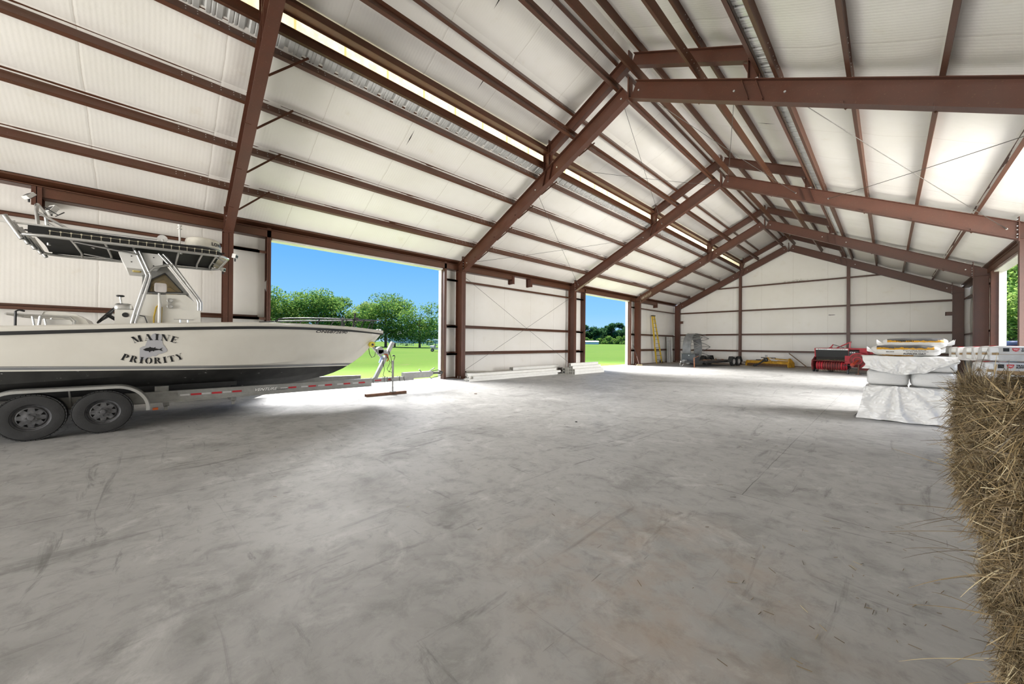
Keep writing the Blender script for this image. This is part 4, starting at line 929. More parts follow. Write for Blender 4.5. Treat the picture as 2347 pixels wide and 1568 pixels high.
# broom
br_ = thing('broom', 'broom with dark handle leaning by the far jamb of the small doorway', 'broom', (-11.85, 23.69, 0))
mb = MB(); mb.cyl((-11.86, 23.69, .07), (-12.02, 23.66, .62), .013, 8); build('handle', mb, mat('grey_handle', (.30, .22, .20), .4), br_)
mb = MB(); mb.cyl((-12.02, 23.66, .62), (-12.28, 23.61, 1.45), .015, 8); build('grip', mb, M_black, br_)
mb = MB(); mb.prism([(-12.0, 23.56, 0), (-11.72, 23.86, 0), (-11.74, 23.83, .09), (-11.96, 23.60, .09)], (.05, -.05, 0)); build('bristles', mb, mat('straw_bristle', (.45, .38, .22), .9), br_)
# panels in the corner
for x0, y0, y1, c, lb in ((-12.43, 29.55, 29.86, (.50, .50, .49), 'narrow grey panel leaning in the far left corner, the one nearer the ladder'), (-12.40, 29.90, 30.42, (.62, .62, .60), 'white channel panel leaning in the far left corner, beside the hay ring')):
    mb = MB(); 
    mb.prism([(x0, y0, 0), (x0+.02, y0, 0), (x0-.05, y0, 2.06), (x0-.07, y0, 2.06)], (0, y1-y0, 0))
    for y in (y0, y1-.03): mb.prism([(x0, y, 0), (x0+.08, y, 0), (x0+.01, y, 2.06), (x0-.07, y, 2.06)], (0, .03, 0))
    tag(build('metal_panel', mb, mat('panel_%d' % int(y0*10), c, .45), loc=(x0, y0, 0)), lb, 'panel', 'panels in the far left corner')

# ------------------------------------------------------------------ hay ring feeder on edge
hr = thing('hay_ring', 'galvanised round hay ring standing on its edge by the gable wall', 'hay feeder', (-10.15, 28.6, 0))
mb = MB(); HC = Vector((0, 28.6, 1.15)); rr = 1.13
P_ = lambda x, a, r=rr: (x, HC.y - r*math.cos(a), HC.z + r*math.sin(a))
for x0, x1, r0, r1 in ((-10.42, -9.87, rr, rr), (-9.87, -10.42, rr-.012, rr-.012)):
    mb.loft([[P_(x0, 2*math.pi*i/48, r0) for i in range(48)], [P_(x1, 2*math.pi*i/48, r1) for i in range(48)]])
build('sheet', mb, mat('weathered_galvanised', (.26, .265, .27), .5, .35, .3, 3), hr, smooth=40)
mb = MB()
for x in (-10.42, -9.87): mb.tube([P_(x, 2*math.pi*i/48) for i in range(48)], .018, 8, True)
build('rim', mb, M_galv, hr, smooth=40)
for i in range(9):
    a = 2*math.pi*(i+.3)/9; mb = MB(); b = .26
    mb.tube([P_(-9.87, a-b), P_(-9.6, a-b*.75, rr*.97), P_(-9.27, a-.03, rr*.9), P_(-9.25, a, rr*.9), P_(-9.27, a+.03, rr*.9), P_(-9.6, a+b*.75, rr*.97), P_(-9.87, a+b)], .022, 8); mb.tube([P_(-9.87, a), P_(-9.25, a, rr*.9)], .018, 8); build('bar', mb, M_galv, hr, smooth=50)
mb = MB()
for a in (.6, 2.6, 4.2):
    mb.tube([P_(-10.42, a-.1), P_(-10.6, a-.1), P_(-10.68, a), P_(-10.6, a+.1), P_(-10.42, a+.1)], .013, 6)
build('foot_loop', mb, M_galv, hr, smooth=50)

# ------------------------------------------------------------------ black equipment trailer
UT = math.radians(-9.8); uT = Matrix.Rotation(UT, 3, 'Z'); O_T = Vector((-8.42, 29.2, 0))
L_ = lambda x, y, z: O_T + uT @ Vector((x, y, z))     # x across, y along (+ towards the gable), origin at the wheels
ut = thing('equipment_trailer', 'low black equipment trailer with tool box parked before the gable wall', 'trailer', tuple(O_T))
M_bt = mat('black_trailer_paint', (.022, .021, .02), .45, 0, .3, 5); M_deck = mat('dark_deck_boards', (.06, .045, .035), .8, 0, .4, 3, .2, 30, (8, 1, 1))
def lbox(mb, c, d): return mb.box(L_(*c), d, m=uT)
mb = MB(); lbox(mb, (-.72, -1.2, .30), (.06, 4.6, .12)); lbox(mb, (.72, -1.2, .30), (.06, 4.6, .12))
for y in (-3.4, -2.3, -1.2, -.2, .9): lbox(mb, (0, y, .29), (1.4, .06, .08))
mb.beam(L_(-.6, -3.4, .32), L_(0, -4.8, .34), .06, .10); mb.beam(L_(.6, -3.4, .32), L_(0, -4.8, .34), .06, .10); build('frame', mb, M_bt, ut)
mb = MB(); lbox(mb, (0, -1.3, .375), (1.36, 4.3, .03)); build('deck', mb, M_deck, ut)
mb = MB(); lbox(mb, (0, -4.0, .54), (.92, .46, .60)); tb = build('tool_box', mb, mat('dark_tool_box', (.055, .057, .062), .35, .3), ut)
mb = MB(); lbox(mb, (0, -4.0, .85), (.95, .49, .03)); build('lid', mb, M_bt, tb)
mb = MB(); lbox(mb, (.05, -4.24, .76), (.06, .02, .05)); build('latch', mb, M_bolt, tb)
mb = MB(); lbox(mb, (0, -4.85, .36), (.10, .3, .09)); mb.blob(L_(0, -5.05, .36), (.11, .16, .10), UT, 7); build('coupler', mb, M_galv, ut, smooth=40)
for sx in (.05, -.05): mb = MB(); mb.tube([L_(sx, -4.9, .38), L_(sx*2.5, -5.0, .21), L_(sx*1.3, -5.05, .10)], .012, 6); build('safety_chain', mb, M_galv, ut)
mb = MB(); lbox(mb, (-.16, -4.35, .38), (.2, .22, .16)); build('winch', mb, M_galv, ut)
mb = MB(); lbox(mb, (.1, -4.4, .28), (.16, .12, .14)); build('plug_box', mb, M_galv, ut)
mb = MB(); p = L_(.52, -4.42, 0); mb.cyl(p+Vector((0, 0, .02)), p+Vector((-.02, 0, .62)), .032, 10); mb.cyl(p, p+Vector((0, 0, .02)), .09, 14); mb.tube([p+Vector((-.02, 0, .6)), p+Vector((.1, 0, .66)), p+Vector((.22, .02, .72)), p+Vector((.25, .02, .72))], .011, 6); plab(build('jack', mb, mat('rusty_jack', (.28, .11, .05), .6, .2, .4, 14), ut, smooth=40), 'rusty tongue jack')
for s in (-1, 1):
    mb = MB(); c_ = s*.98
    for (y0, z0), (y1, z1) in (((-.82, .28), (-.62, .66)), ((-.62, .66), (.62, .66)), ((.62, .66), (.82, .28))): mb.beam(L_(c_, y0, z0), L_(c_, y1, z1), .27, .012, (uT @ Vector((0, -(z1-z0), (y1-y0)))))
    f_ = build('fender', mb, M_bt, ut)
    for y in (-.36, .36): wheel(ut, L_(c_, y, .315), .315, .19, s, mat('pale_rim', (.45, .44, .42), .45, .3), uT @ Vector((1, 0, 0)))
mb = MB(); lbox(mb, (.2, -2.6, .42), (.1, .4, .06)); lbox(mb, (.35, -1.4, .45), (.08, .08, .12)); lbox(mb, (.0, -1.9, .42), (.5, .08, .05)); lbox(mb, (.4, -.6, .43), (.1, .2, .08)); build('tie_down', mb, mat('rusty_hardware', (.16, .09, .05), .7), ut)

# ------------------------------------------------------------------ yellow mower
uM = Matrix.Rotation(math.radians(-18.9), 3, 'Z'); O_M = Vector((-7.04, 30.1, 0))
K_ = lambda x, y, z: O_M + uM @ Vector((x, y, z))
M_my = mat('worn_yellow_paint', (.50, .27, .02), .55, 0, .35, 5, .1); M_rb = mat('rust_brown', (.12, .06, .025), .75, 0, .4, 8)
mw = thing('flail_mower', 'worn yellow tractor mower lying before the gable wall', 'mower', tuple(O_M))
mb = MB(); mb.prism([K_(.06, 0, .10), K_(.06, .03, .22), K_(.06, .0, .23), K_(.06, .06, .37), K_(.06, .42, .40), K_(.06, .55, .30), K_(.06, .55, .12)], uM @ Vector((2.62, 0, 0))); bd = build('deck', mb, M_my, mw)
mb = MB(); mb.prism([K_(.08, -.012, .09), K_(.08, .022, .21), K_(.08, .022, .07)], uM @ Vector((2.55, 0, 0))); build('skirt', mb, M_rb, bd)
for x, h in ((0, .40), (2.70, .60)):
    mb = MB(); mb.prism([K_(x, -.08, .02), K_(x, -.10, .2), K_(x, .02, h), K_(x, .16, h), K_(x, .58, .32), K_(x, .60, .02)], uM @ Vector((.06, 0, 0))); plab(build('side_plate', mb, M_my, mw), 'yellow end plate')
mb = MB(); mb.beam(K_(1.75, .28, .54), K_(2.72, .1, .50), .07, .07); mb.beam(K_(.7, .3, .44), K_(1.1, .3, .44), .05, .05); mb.beam(K_(1.9, .3, .42), K_(2.7, .3, .40), .04, .04); build('cross_tube', mb, M_my, mw)
mb = MB()
for a_, b_ in (((1.30, .05, .66), (.98, -.02, .38)), ((1.36, .05, .66), (1.70, -.02, .36)), ((1.33, .05, .66), (1.75, .2, .52)), ((.98, -.02, .38), (.95, .04, .2)), ((1.70, -.02, .36), (1.72, .04, .2)), ((1.36, .05, .62), (1.62, -.04, .42)), ((1.62, -.04, .42), (1.66, 0, .22))): mb.beam(K_(*a_), K_(*b_), .05, .022)
build('hitch_frame', mb, M_my, mw)
mb = MB(); mb.beam(K_(1.29, .03, .60), K_(1.29, .03, .80), .02, .05); mb.beam(K_(1.37, .03, .60), K_(1.37, .03, .80), .02, .05); build('top_link', mb, M_galv, mw)
mb = MB(); mb.blob(K_(1.33, .0, .47), (.26, .26, .28), 0, 8, .6); mb.box(K_(1.33, .25, .60), (.9, .08, .05), m=uM); mb.box(K_(.85, .15, .44), (.5, .06, .05), m=uM); build('gearbox', mb, M_black, mw, smooth=40)
mb = MB(); mb.cyl(K_(1.30, -.1, .42), K_(.98, -.52, .09), .05, 12); mb.cyl(K_(1.0, -.5, .11), K_(.9, -.62, .07), .075, 12); build('drive_shaft', mb, M_black, mw, smooth=40)
mb = MB(); mb.box(K_(-.12, .1, .25), (.22, .06, .05), m=uM); build('skid_pin', mb, M_rb, mw)
mb = MB(); mb.beam((-4.62, 30.35, .92), (-3.72, 30.75, .03), .04, .16, (0, 1, 0))
tag(build('plank', mb, M_wood, loc=(-3.8, 30.6, 0)), 'weathered plank leaning behind the yellow mower end plate', 'plank')

# ------------------------------------------------------------------ red baler
uB = Matrix.Rotation(math.radians(-12), 3, 'Z'); O_B = Vector((-2.98, 26.78, 0))
Q_ = lambda x, y, z: O_B + uB @ Vector((x, y, z))
M_bred = mat('baler_red', (.36, .018, .028), .35, 0, .22, 4); M_bdk = mat('dull_red', (.17, .022, .020), .55, 0, .35, 6); M_int = mat('dark_inside', (.02, .017, .014), .8)
bl = thing('hay_baler', 'red hay baler with black hood standing before the gable wall', 'baler', tuple(O_B))
X_ = uB @ Vector((1, 0, 0)); Y_ = uB @ Vector((0, 1, 0))
mb = MB(); mb.prism([Q_(.12, -.04, 1.29), Q_(.12, .02, .84), Q_(.12, .55, .84), Q_(.12, .55, 1.31), Q_(.12, .0, 1.31)], X_*1.44); hd = plab(build('hood', mb, mat('black_hood', (.012, .013, .013), .4), bl), 'black hood')
mb = MB(); mb.prism([Q_(.08, -.05, 1.31), Q_(.08, .0, .83), Q_(.08, .5, .83), Q_(.08, .5, 1.33), Q_(.08, .0, 1.33)], X_*.05); mb.prism([Q_(1.54, -.06, 1.31), Q_(1.54, -.02, .80), Q_(1.54, .5, .80), Q_(1.54, .5, 1.33), Q_(1.54, .0, 1.33)], X_*.04); mb.prism([Q_(.1, -.01, 1.305), Q_(.1, .6, 1.32), Q_(.1, .6, 1.34), Q_(.1, -.01, 1.325)], X_*1.45); build('hood_edge', mb, M_bred, hd)
mb = MB(); mb.prism([Q_(.14, -.052, 1.30), Q_(.14, -.038, 1.225), Q_(.14, -.03, 1.225), Q_(.14, -.04, 1.30)], X_*1.40); nb = build('name_band', mb, M_wplast, bl)
lettering('lettering', 'MASSEY   FERGUSON', lambda u, v: Q_(.24+1.18*u, -.052+.008*(1-v), 1.238+.045*v), M_let, nb, .03, 1.9)
mb = MB(); mb.prism([Q_(.14, .05, .30), Q_(.14, .06, .86), Q_(.14, .60, .86), Q_(.14, .60, .30)], X_*1.40); build('feed_chamber', mb, M_int, bl)
mb = MB(); mb.prism([Q_(.0, -.20, .62), Q_(.0, .1, .60), Q_(.0, .1, .64), Q_(.0, -.19, .65)], X_*1.52); build('feed_lip', mb, M_bdk, bl)
mb = MB(); mb.prism([Q_(0, -.16, .10), Q_(0, -.26, .40), Q_(0, -.20, .64), Q_(0, .02, .75), Q_(0, .2, .86), Q_(0, .5, .86), Q_(0, .5, .12)], X_*.05); build('side_plate', mb, M_bdk, bl)
mb = MB(); h_ = random.Random(5)
for i in range(120):
    c = Q_(h_.uniform(.2, 1.5), h_.uniform(-.1, .1), .65+h_.uniform(0, .05)); d_ = Vector((h_.uniform(-1, 1), h_.uniform(-.5, .5), h_.uniform(-.2, .3)))*.08; mb.beam(c-d_, c+d_, .008, .004)
build('hay_residue', mb, mat('old_hay', (.20, .16, .08), .9), bl)['kind'] = 'stuff'
for i in range(13):
    x0 = .20 + i*.106; mb = MB(); pts = []
    for k in range(9):
        a = math.radians(70 + 190*k/8); pts.append((.02+.21*math.cos(a)*-1*-1 - .02, .36+.235*math.sin(a)))
    sec = [[Q_(x0, y, z), Q_(x0+.078, y, z)] for y, z in pts]
    mb.loft(sec, False); sec2 = [[Q_(x0, y+.015, z), Q_(x0+.078, y+.015, z)] for y, z in pts]; mb.loft(sec2, False)
    build('pickup_band', mb, M_bred if i in (0, 1, 2, 10, 11, 12) else M_bdk, bl, smooth=50)
mb = MB(); mb.cyl(Q_(.2, .0, .36), Q_(1.55, .0, .36), .18, 20); build('pickup_drum', mb, M_int, bl, smooth=40)
mb = MB()
for i in range(14):
    for dx in (0, .045): x0 = .19+i*.106+dx; mb.tube([Q_(x0, -.02, .20), Q_(x0, -.08, .11), Q_(x0, -.03, .06)], .006, 5)
build('tines', mb, mat('pale_tines', (.45, .36, .26), .5, .3), bl)
mb = MB(); mb.box(Q_(1.85, .45, 1.22), (.85, .9, .24), m=uB); mb.box(Q_(1.98, .5, .85), (.6, .7, .7), m=uB); mb.box(Q_(2.4, .75, 1.15), (.5, .6, .2), m=uB); bc = build('bale_chamber', mb, M_bred, bl)
mb = MB(); mb.prism([Q_(1.60, -.22, .92), Q_(1.60, -.22, 1.18), Q_(1.60, -.02, 1.26), Q_(1.60, .1, 1.26), Q_(1.60, .1, .92)], X_*.38); gb = plab(build('gear_guard', mb, mat('guard_black', (.02, .02, .02), .4), bl), 'black gear guard')
lettering('lettering', '124', quad_fn(Q_(1.66, -.226, 1.08), X_*.21, (0, 0, .055)), M_wl, gb, .04)
mb = MB(); mb.lathe([(.001,-.16),(.20,-.16),(.28,-.12),(.30,.0),(.30,.12)], Q_(1.95, -.05, .70), -Y_*-1, 28); mb.box(Q_(1.62, -.02, .72), (.36, .34, .42), m=uB); build('gearbox', mb, M_bred, bl, smooth=35)
mb = MB(); mb.lathe([(.33,-.03),(.38,-.03),(.38,.03),(.33,.03)], Q_(1.98, -.24, .72), Y_, 36); mb.lathe([(.15,-.05),(.20,-.05),(.20,.05),(.15,.05)], Q_(1.98, -.26, .70), Y_, 28); build('flywheel', mb, M_bred, bl, smooth=40)
mb = MB(); mb.lathe([(.001,-.05),(.15,-.05)], Q_(1.98, -.235, .70), Y_, 28); mb.lathe([(.15,-.02),(.33,-.02)], Q_(1.98, -.225, .72), Y_, 36); build('flywheel_web', mb, M_bdk, bl)
mb = MB(); mb.cyl(Q_(1.98, -.28, .70), Q_(1.95, -.85, .52), .05, 14); mb.cyl(Q_(1.95, -.80, .53), Q_(1.94, -.95, .48), .085, 14); build('drive_shaft', mb, mat('orange_red_shaft', (.45, .06, .03), .4), bl, smooth=40)
mb = MB(); mb.box(Q_(1.75, -.1, .44), (.65, .5, .03), m=uB); mb.cyl(Q_(1.80, -.15, .38), Q_(1.80, -.15, .46), .20, 24); build('belt_tray', mb, M_black, bl)
mb = MB(); mb.cyl(Q_(1.86, -.5, .5), Q_(1.72, -.75, .16), .025, 10); mb.cyl(Q_(1.72, -.75, 0), Q_(1.72, -.75, .22), .05, 12); build('hitch_stand', mb, M_black, bl)
mb = MB(); mb.cyl(Q_(2.12, -.72, .02), Q_(2.12, -.72, .55), .028, 10); mb.box(Q_(2.12, -.72, .012), (.22, .14, .024), m=uB); plab(build('jack', mb, M_rusty, bl), 'rusty drawbar jack')
mb = MB(); mb.beam(Q_(2.05, .1, .40), Q_(2.0, -1.15, .42), .10, .09); mb.box(Q_(2.1, .3, .30), (.4, .5, .22), m=uB); build('drawbar', mb, M_bdk, bl)
mb = MB(); mb.beam(Q_(.72, .15, 1.33), Q_(.86, .15, 1.53), .05, .09, (0, 1, 0)); mb.beam(Q_(.68, .15, 1.34), Q_(.82, .15, 1.34), .09, .05); mb.beam(Q_(1.0, .2, 1.34), Q_(1.60, .2, 1.68), .05, .05); mb.beam(Q_(1.55, .2, 1.66), Q_(1.53, .2, 1.32), .07, .05, (0, 1, 0)); mb.beam(Q_(1.53, .2, 1.34), Q_(1.60, .2, 1.33), .10, .04); build('lift_arm', mb, M_bred, bl)
mb = MB(); mb.tube([Q_(.88, .15, 1.51), Q_(1.30, .18, 1.36)], .022, 8); build('spring', mb, M_galv, bl)
for x in (.03, .18): wheel(bl, Q_(x, .05, .12), .12, .07, -1, M_black, X_)
wheel(bl, Q_(.55, .95, .33), .33, .22, -1, M_bdk, X_); wheel(bl, Q_(2.35, .95, .33), .33, .22, 1, M_bdk, X_)

# ------------------------------------------------------------------ wrapped pallets
def pallet(loc, d, rz, label, group):
    t = thing('pallet', label, 'pallet', loc, group); t.rotation_euler = (0, 0, rz); t['_o'] = (0, 0, 0)
    for k in range(7):
        mb = MB(); mb.bx(0, d[0], d[1]*k/7+.01, d[1]*(k+1)/7-.01, .095, .115); build('board', mb, M_wood, t)
    for k in (0, .5, 1):
        mb = MB(); mb.bx(k*(d[0]-.06), k*(d[0]-.06)+.06, 0, d[1], .015, .095); build('stringer', mb, M_wood, t)
    for k in (0, .45, .9):
        mb = MB(); mb.bx(0, d[0], d[1]*k, d[1]*k+.09, 0, .015); build('bottom_board', mb, M_wood, t)
    return t
t = NT('white_film'); n1 = t.noise(9, 5, .6, t.map((1, 1, 3), (.4, .3, 0)), 2.0); n2 = t.noise(25, 4, .6, None, 1.0)
t.base(t.mix(t.step(t.noise(3, 4), .3, .7), (.74, .74, .73), (.66, .66, .65))); t.pr(Roughness=.24); t.p.inputs['Specular IOR Level'].default_value = .6
t.bump(t.math('ADD', n1, t.math('MULTIPLY', n2, .3)), .45, .03); M_film = t.m
t = NT('bale_bag'); n1 = t.noise(12, 5, .6, t.map((1, 1, 4), (.2, .5, 0)), 1.5)
t.base(t.mix(t.step(t.noise(5, 4), .3, .7), (.60, .595, .58), (.50, .49, .47))); t.pr(Roughness=.35); t.bump(n1, .35, .02); M_bag = t.m
PX, PY = -.30, 10.42
pallet((PX, PY, 0), (1.2, 1.0), 0, 'wooden pallet under the white wrapped bales', 'pallets')
zl_ = [.118, .405, .692, .985]; hh = [.285, .285, .29, .285]
for k in range(4):
    for c_ in range(2):
        mb = MB(); w_ = .595; ox = .012*((k*3+c_) % 3 - 1)
        mb.blob((PX+.30+.6*c_+ox, PY+.50, zl_[k]+hh[k]/2), (w_, 1.0, hh[k]), 0, 16, .30, .05, k*2+c_)
        tag(build('bedding_bale', mb, M_film, loc=(PX+.30+.6*c_, PY+.5, zl_[k]), smooth=60), 'white wrapped bale on the front pallet, %s, %s' % (('bottom layer', 'second layer', 'third layer', 'top layer')[k], ('baler side', 'hay side')[c_]), 'wrapped bales on the front pallet', 'bale') if False else tag(build('bedding_bale', mb, M_film, loc=(PX+.30+.6*c_, PY+.5, zl_[k]), smooth=60), 'white wrapped bale on the front pallet, %s, %s' % (('bottom layer', 'second layer', 'third layer', 'top layer')[k], ('baler side', 'hay side')[c_]), 'bale', 'wrapped bales on the front pallet')
# loose plastic: top flap and lower skirt
def N3(a, b, c): return noise.noise(Vector((a, b, c)))
def ridge(a, b, c): return 1 - 2*abs(N3(a, b, c))
M_pl = mat('loose_white_plastic', (.80, .80, .79), .22, 0, .03, 3, .25, 18)
def flap(u, v):            # wraps front edge (u) and hangs down (v)
    s = -.16 + 1.5*u       # along x, past both sides
    x = PX + s*.97 + .03; drop = (.30 - .05*math.cos(2.4*math.pi*u) + .05*N3(u*5, 0, 1) - .20*max(0, u-.62)/.38)*1.0
    if v < .3:
        k = v/.3; y = PY + .34*(1-k) - .02; z = 1.275 + .012*N3(u*9, v*6, 2)
    else:
        k = (v-.3)/.7; fold = .034*ridge(u*6+k*1.2, k*1.3, 3) + .026*ridge(u*14-k*1.5, k*2.4, 8) + .012*ridge(u*30+k, k*5, 2)
        y = PY - .035 - .055*math.sin(k*2.2) - max(0, fold)*k**.5*1.6; z = 1.27 - drop*k + .01*N3(u*20, k*4, 3)
    if s < 0: x = PX - .06 - .06*N3(v*3, u*4, 5) - .03*math.sin(v*6); y = y + (-s)*1.6
    x = min(x, PX+1.19+.02*N3(u*6, v*4, 1))
    return (x, y, z)
mb = MB(); mb.grid(flap, 140, 50); o = tag(build('plastic_sheet', mb, M_pl, loc=(PX, PY, 1.0), smooth=180, recalc=False), 'torn white plastic sheet hanging over the top edge of the front pallet', 'plastic sheet')
def skirt(u, v):           # hangs on the front face from z .68 down to the floor
    x = PX - .05 + 1.30*u; z = (.70 + .07*N3(u*4, 3, 1) + .03*N3(u*13, 1, 4) - .16*abs(u-.4))*(1-v) + (.012+.03*max(0, N3(u*6, 5, 2)))*v
    dx, dz = x-(PX+.42), .82-z; th = math.atan2(dx, dz); r = math.hypot(dx, dz)
    f = (.5+.5*math.sin(th*13 + 2.5*N3(th*2, r*2, 4)))**1.5 * .07*min(1, r*1.6) * (.5+.5*math.exp(-((u-.38)/.28)**2))
    f += .035*max(0, ridge(u*4 - v*3.2, v*1.4, 6))*v + .016*ridge(u*11, v*7, 2) + .008*ridge(u*24+v*5, v*16, 7) + .03*max(0, ridge(u*2.5+v*2.2, v*.9, 12))*v
    flare = .10*max(0, v-.45)*(1.2-u)
    if u < .2: x -= (.2-u)*.55*v**1.5
    return (x, PY - .02 - f - flare, z)
mb = MB(); mb.grid(skirt, 170, 90); tag(build('plastic_skirt', mb, M_pl, loc=(PX, PY, 0), smooth=180, recalc=False), 'wrinkled white plastic film gathered round the foot of the front pallet', 'plastic film')
def skirt2(u, v):
    y = PY - .05 + .9*u; z = .66*(1-v)+.012*v; return (PX - .02 - .05*max(0, ridge(u*4+v, v*2, 9))*v - .14*v**2*(1-u), y, z)
mb = MB(); mb.grid(skirt2, 40, 30); tag(build('plastic_skirt', mb, M_pl, loc=(PX, PY, 0), smooth=180, recalc=False), 'white plastic film on the baler side of the front pallet', 'plastic film')
# feed bags on top
t = NT('feed_bag'); x = t.xyz(); nn = t.noise(16, 5, .6)
zc_ = t.math('ADD', x[2], t.math('MULTIPLY', t.math('SUBTRACT', nn, .5), .03)); yy = x[1]
c = t.mix(t.math('GREATER_THAN', zc_, .128), (.66, .65, .62), (.60, .30, .012))
c = t.mix(t.math('MULTIPLY', t.math('GREATER_THAN', t.math('ADD', zc_, t.math('MULTIPLY', t.noise(7, 5, .7), .14)), .235), t.math('GREATER_THAN', zc_, .128)), c, (.07, .07, .072))
end = t.math('GREATER_THAN', t.math('ABSOLUTE', x[0]), .385); c = t.mix(end, c, (.70, .69, .67))
c = t.mix(t.math('MULTIPLY', t.math('LESS_THAN', zc_, .022), t.math('LESS_THAN', x[0], .12)), c, (.50, .26, .02))
t.base(c); t.pr(Roughness=.4); t.bump(t.noise(22, 5, .6, None, 1.5), .5, .015); M_feed = t.m
def feed_bag(c, rz, label, lines, up):
    b = thing('feed_bag', label, 'feed bag', c, 'feed bags on the front pallet'); b.rotation_euler = (up[1], up[0], rz); b['_o'] = (0, 0, 0)
    mb = MB(); mb.blob((0, 0, .108), (.90, .46, .225), 0, 22, .62, .13, c[0]*9); build('sack', mb, M_feed, b, smooth=60)
    for s in (-1, 1):
        mb = MB(); mb.grid(lambda u, v: (s*(.36+.17*u), (-.20+.40*v)*(1-.35*u), .075+.05*math.sin(v*9+s)*u+.06*u*u), 10, 14); build('sack_end', mb, M_pl, b, smooth=180, recalc=False)
    for (s, x0, w_, z0, h_, m, bo) in lines:
        lettering('lettering', s, lambda u, v: (x0+w_*u, -.248+.05*((z0+h_*v-.10)/.10)**2 + .045*abs((x0+w_*u)/.4)**4, z0+h_*v), m, b, bo)
    return b
M_gtx = M_let
feed_bag((.22, 10.66, 1.275), 0, 'white and orange feed bag in front on the front pallet', [('ALFALFA OAT', -.02, .30, .035, .032, M_let, .03), ('Controlled Starch', -.02, .30, .108, .016, M_let, .02), ('for the Whole Horse', .02, .29, .084, .016, M_let, .02), ('MILLING', -.25, .11, .075, .018, M_let, .03)], (0, 0))
feed_bag((.36, 11.02, 1.42), .05, 'white and orange feed bag lying behind and above the other one', [('TOTAL DIET', -.27, .26, .14, .028, M_let, .03)], (.0, .0))
mb = MB(); mb.prism([(.55, 10.50, 1.46), (.62, 10.46, 1.42), (.70, 10.50, 1.36), (.66, 10.56, 1.40)], (.03, .06, .01)); 
# second load behind, turned a little
RZ = math.radians(17); uS = Matrix.Rotation(RZ, 3, 'Z'); O_S = Vector((1.22, 10.72, 0))
S_ = lambda x, y, z: O_S + uS @ Vector((x, y, z))
pallet(tuple(S_(0, 0, .78)), (1.25, 1.0), RZ, 'wooden pallet between the two loads behind the hay', 'pallets')
mb = MB(); mb.blob(S_(.6, .5, .39), (1.26, 1.04, .78), RZ, 22, .3, .05, 3); tag(build('wrapped_load', mb, M_film, loc=tuple(S_(.6, .5, 0)), smooth=60), 'shiny film-wrapped load under the bagged bales behind the hay', 'wrapped load')
M_brownbag = mat('brown_seam', (.30, .20, .10), .8, 0, .3, 20); M_logo = mat('red_logo', (.50, .02, .03), .4)
def bag_bale(x0, y0, z0, L, W, H, label, text=True, win=False):
    b = thing('shavings_bale', label, 'bagged bale', tuple(S_(x0, y0, z0)), 'bagged bales behind the hay'); b.rotation_euler = (0, 0, RZ); b['_o'] = (0, 0, 0)
    mb = MB(); mb.blob((L/2, W/2, H/2), (L, W, H), 0, 20, .22, .03, x0+y0*3); build('bag', mb, M_bag, b, smooth=60)
    mb = MB(); mb.bx(.04, L-.04, -.002, .004, H*.45, H*.47); build('seam', mb, M_brownbag, b)
    for z in (.12, .62):
        mb = MB(); mb.add([(-.004, .06, H*z), (-.02, W*.45, H*(z+.02)), (-.02, W*.45, H*(z+.26)), (-.004, .06, H*(z+.28))], [(0,1,2,3)]); mb.add([(.0, .0, H*z-.02), (.10, -.006, H*z), (.09, -.008, H*(z+.26)), (.0, 0, H*(z+.28))], [(0,1,2,3)]); build('end_flap', mb, M_pl, b)
    mb = MB(); mb.bx(-.012, -.004, W*.2, W*.5, H*.42, H*.55); mb.bx(.02, .10, -.006, 0, H*.42, H*.55); build('tape', mb, M_brownbag, b)
    if text:
        z1 = H*.64; hT = H*.22; xs = .22
        mb = MB(); mb.bx(xs-.07, xs, -.010, -.002, z1, z1+hT); build('barcode', mb, M_black, b)
        mb = MB(); mb.prism([(xs+.03, -.010, z1+hT), (xs+.12, -.010, z1+hT), (xs+.105, -.010, z1+hT*.2), (xs+.075, -.010, z1), (xs+.045, -.010, z1+hT*.2)], (0, .006, 0)); lg = plab(build('logo', mb, M_logo, b), 'red shield logo')
        lettering('lettering', 'TSC', quad_fn((xs+.045, -.012, z1+hT*.35), (.06, 0, 0), (0, 0, hT*.4)), M_wl, lg, .03)
        lettering('lettering', 'TRACTOR', quad_fn((xs+.135, -.012, z1+hT*.52), (.20, 0, 0), (0, 0, hT*.46)), M_let, b, .05)
        lettering('lettering', 'SUPPLY CO', quad_fn((xs+.135, -.012, z1), (.20, 0, 0), (0, 0, hT*.44)), M_let, b, .05)
        if win:
            mb = MB(); mb.bx(.14, L*.72, -.010, -.004, H*.28, H*.5); build('window_strip', mb, M_brownbag, b)
        else:
            mb = MB(); mb.add([(xs+.43+.075*math.cos(q*.3307), -.011, z1+hT*.5+hT*.4*math.sin(q*.3307)) for q in range(19)], [tuple(range(19))]); build('oval', mb, M_black, b)
            lettering('lettering', 'PINE', quad_fn((xs+.53, -.012, z1+hT*.1), (.14, 0, 0), (0, 0, hT*.8)), M_let, b, .04)
    mb = MB(); mb.box((L*.3, .10, H+.0), (.10, .06, .008)); mb.box((L*.08, .12, H), (.07, .06, .008)); build('top_print', mb, M_logo, b)
    return b
bag_bale(.0, .0, .895, .80, .45, .31, 'bagged bale in the lower row behind the hay, baler side', True, True)
bag_bale(.82, .0, .895, .80, .45, .30, 'bagged bale in the lower row behind the hay, doorway side', True)
bag_bale(.06, .0, 1.215, 1.0, .41, .275, 'bagged bale with red shield print, front of the top row behind the hay')
bag_bale(.04, .42, 1.21, 1.0, .41, .265, 'bagged bale second from the front in the top row behind the hay', False)
bag_bale(.0, .84, 1.20, 1.0, .40, .265, 'bagged bale at the back of the top row behind the hay', False)

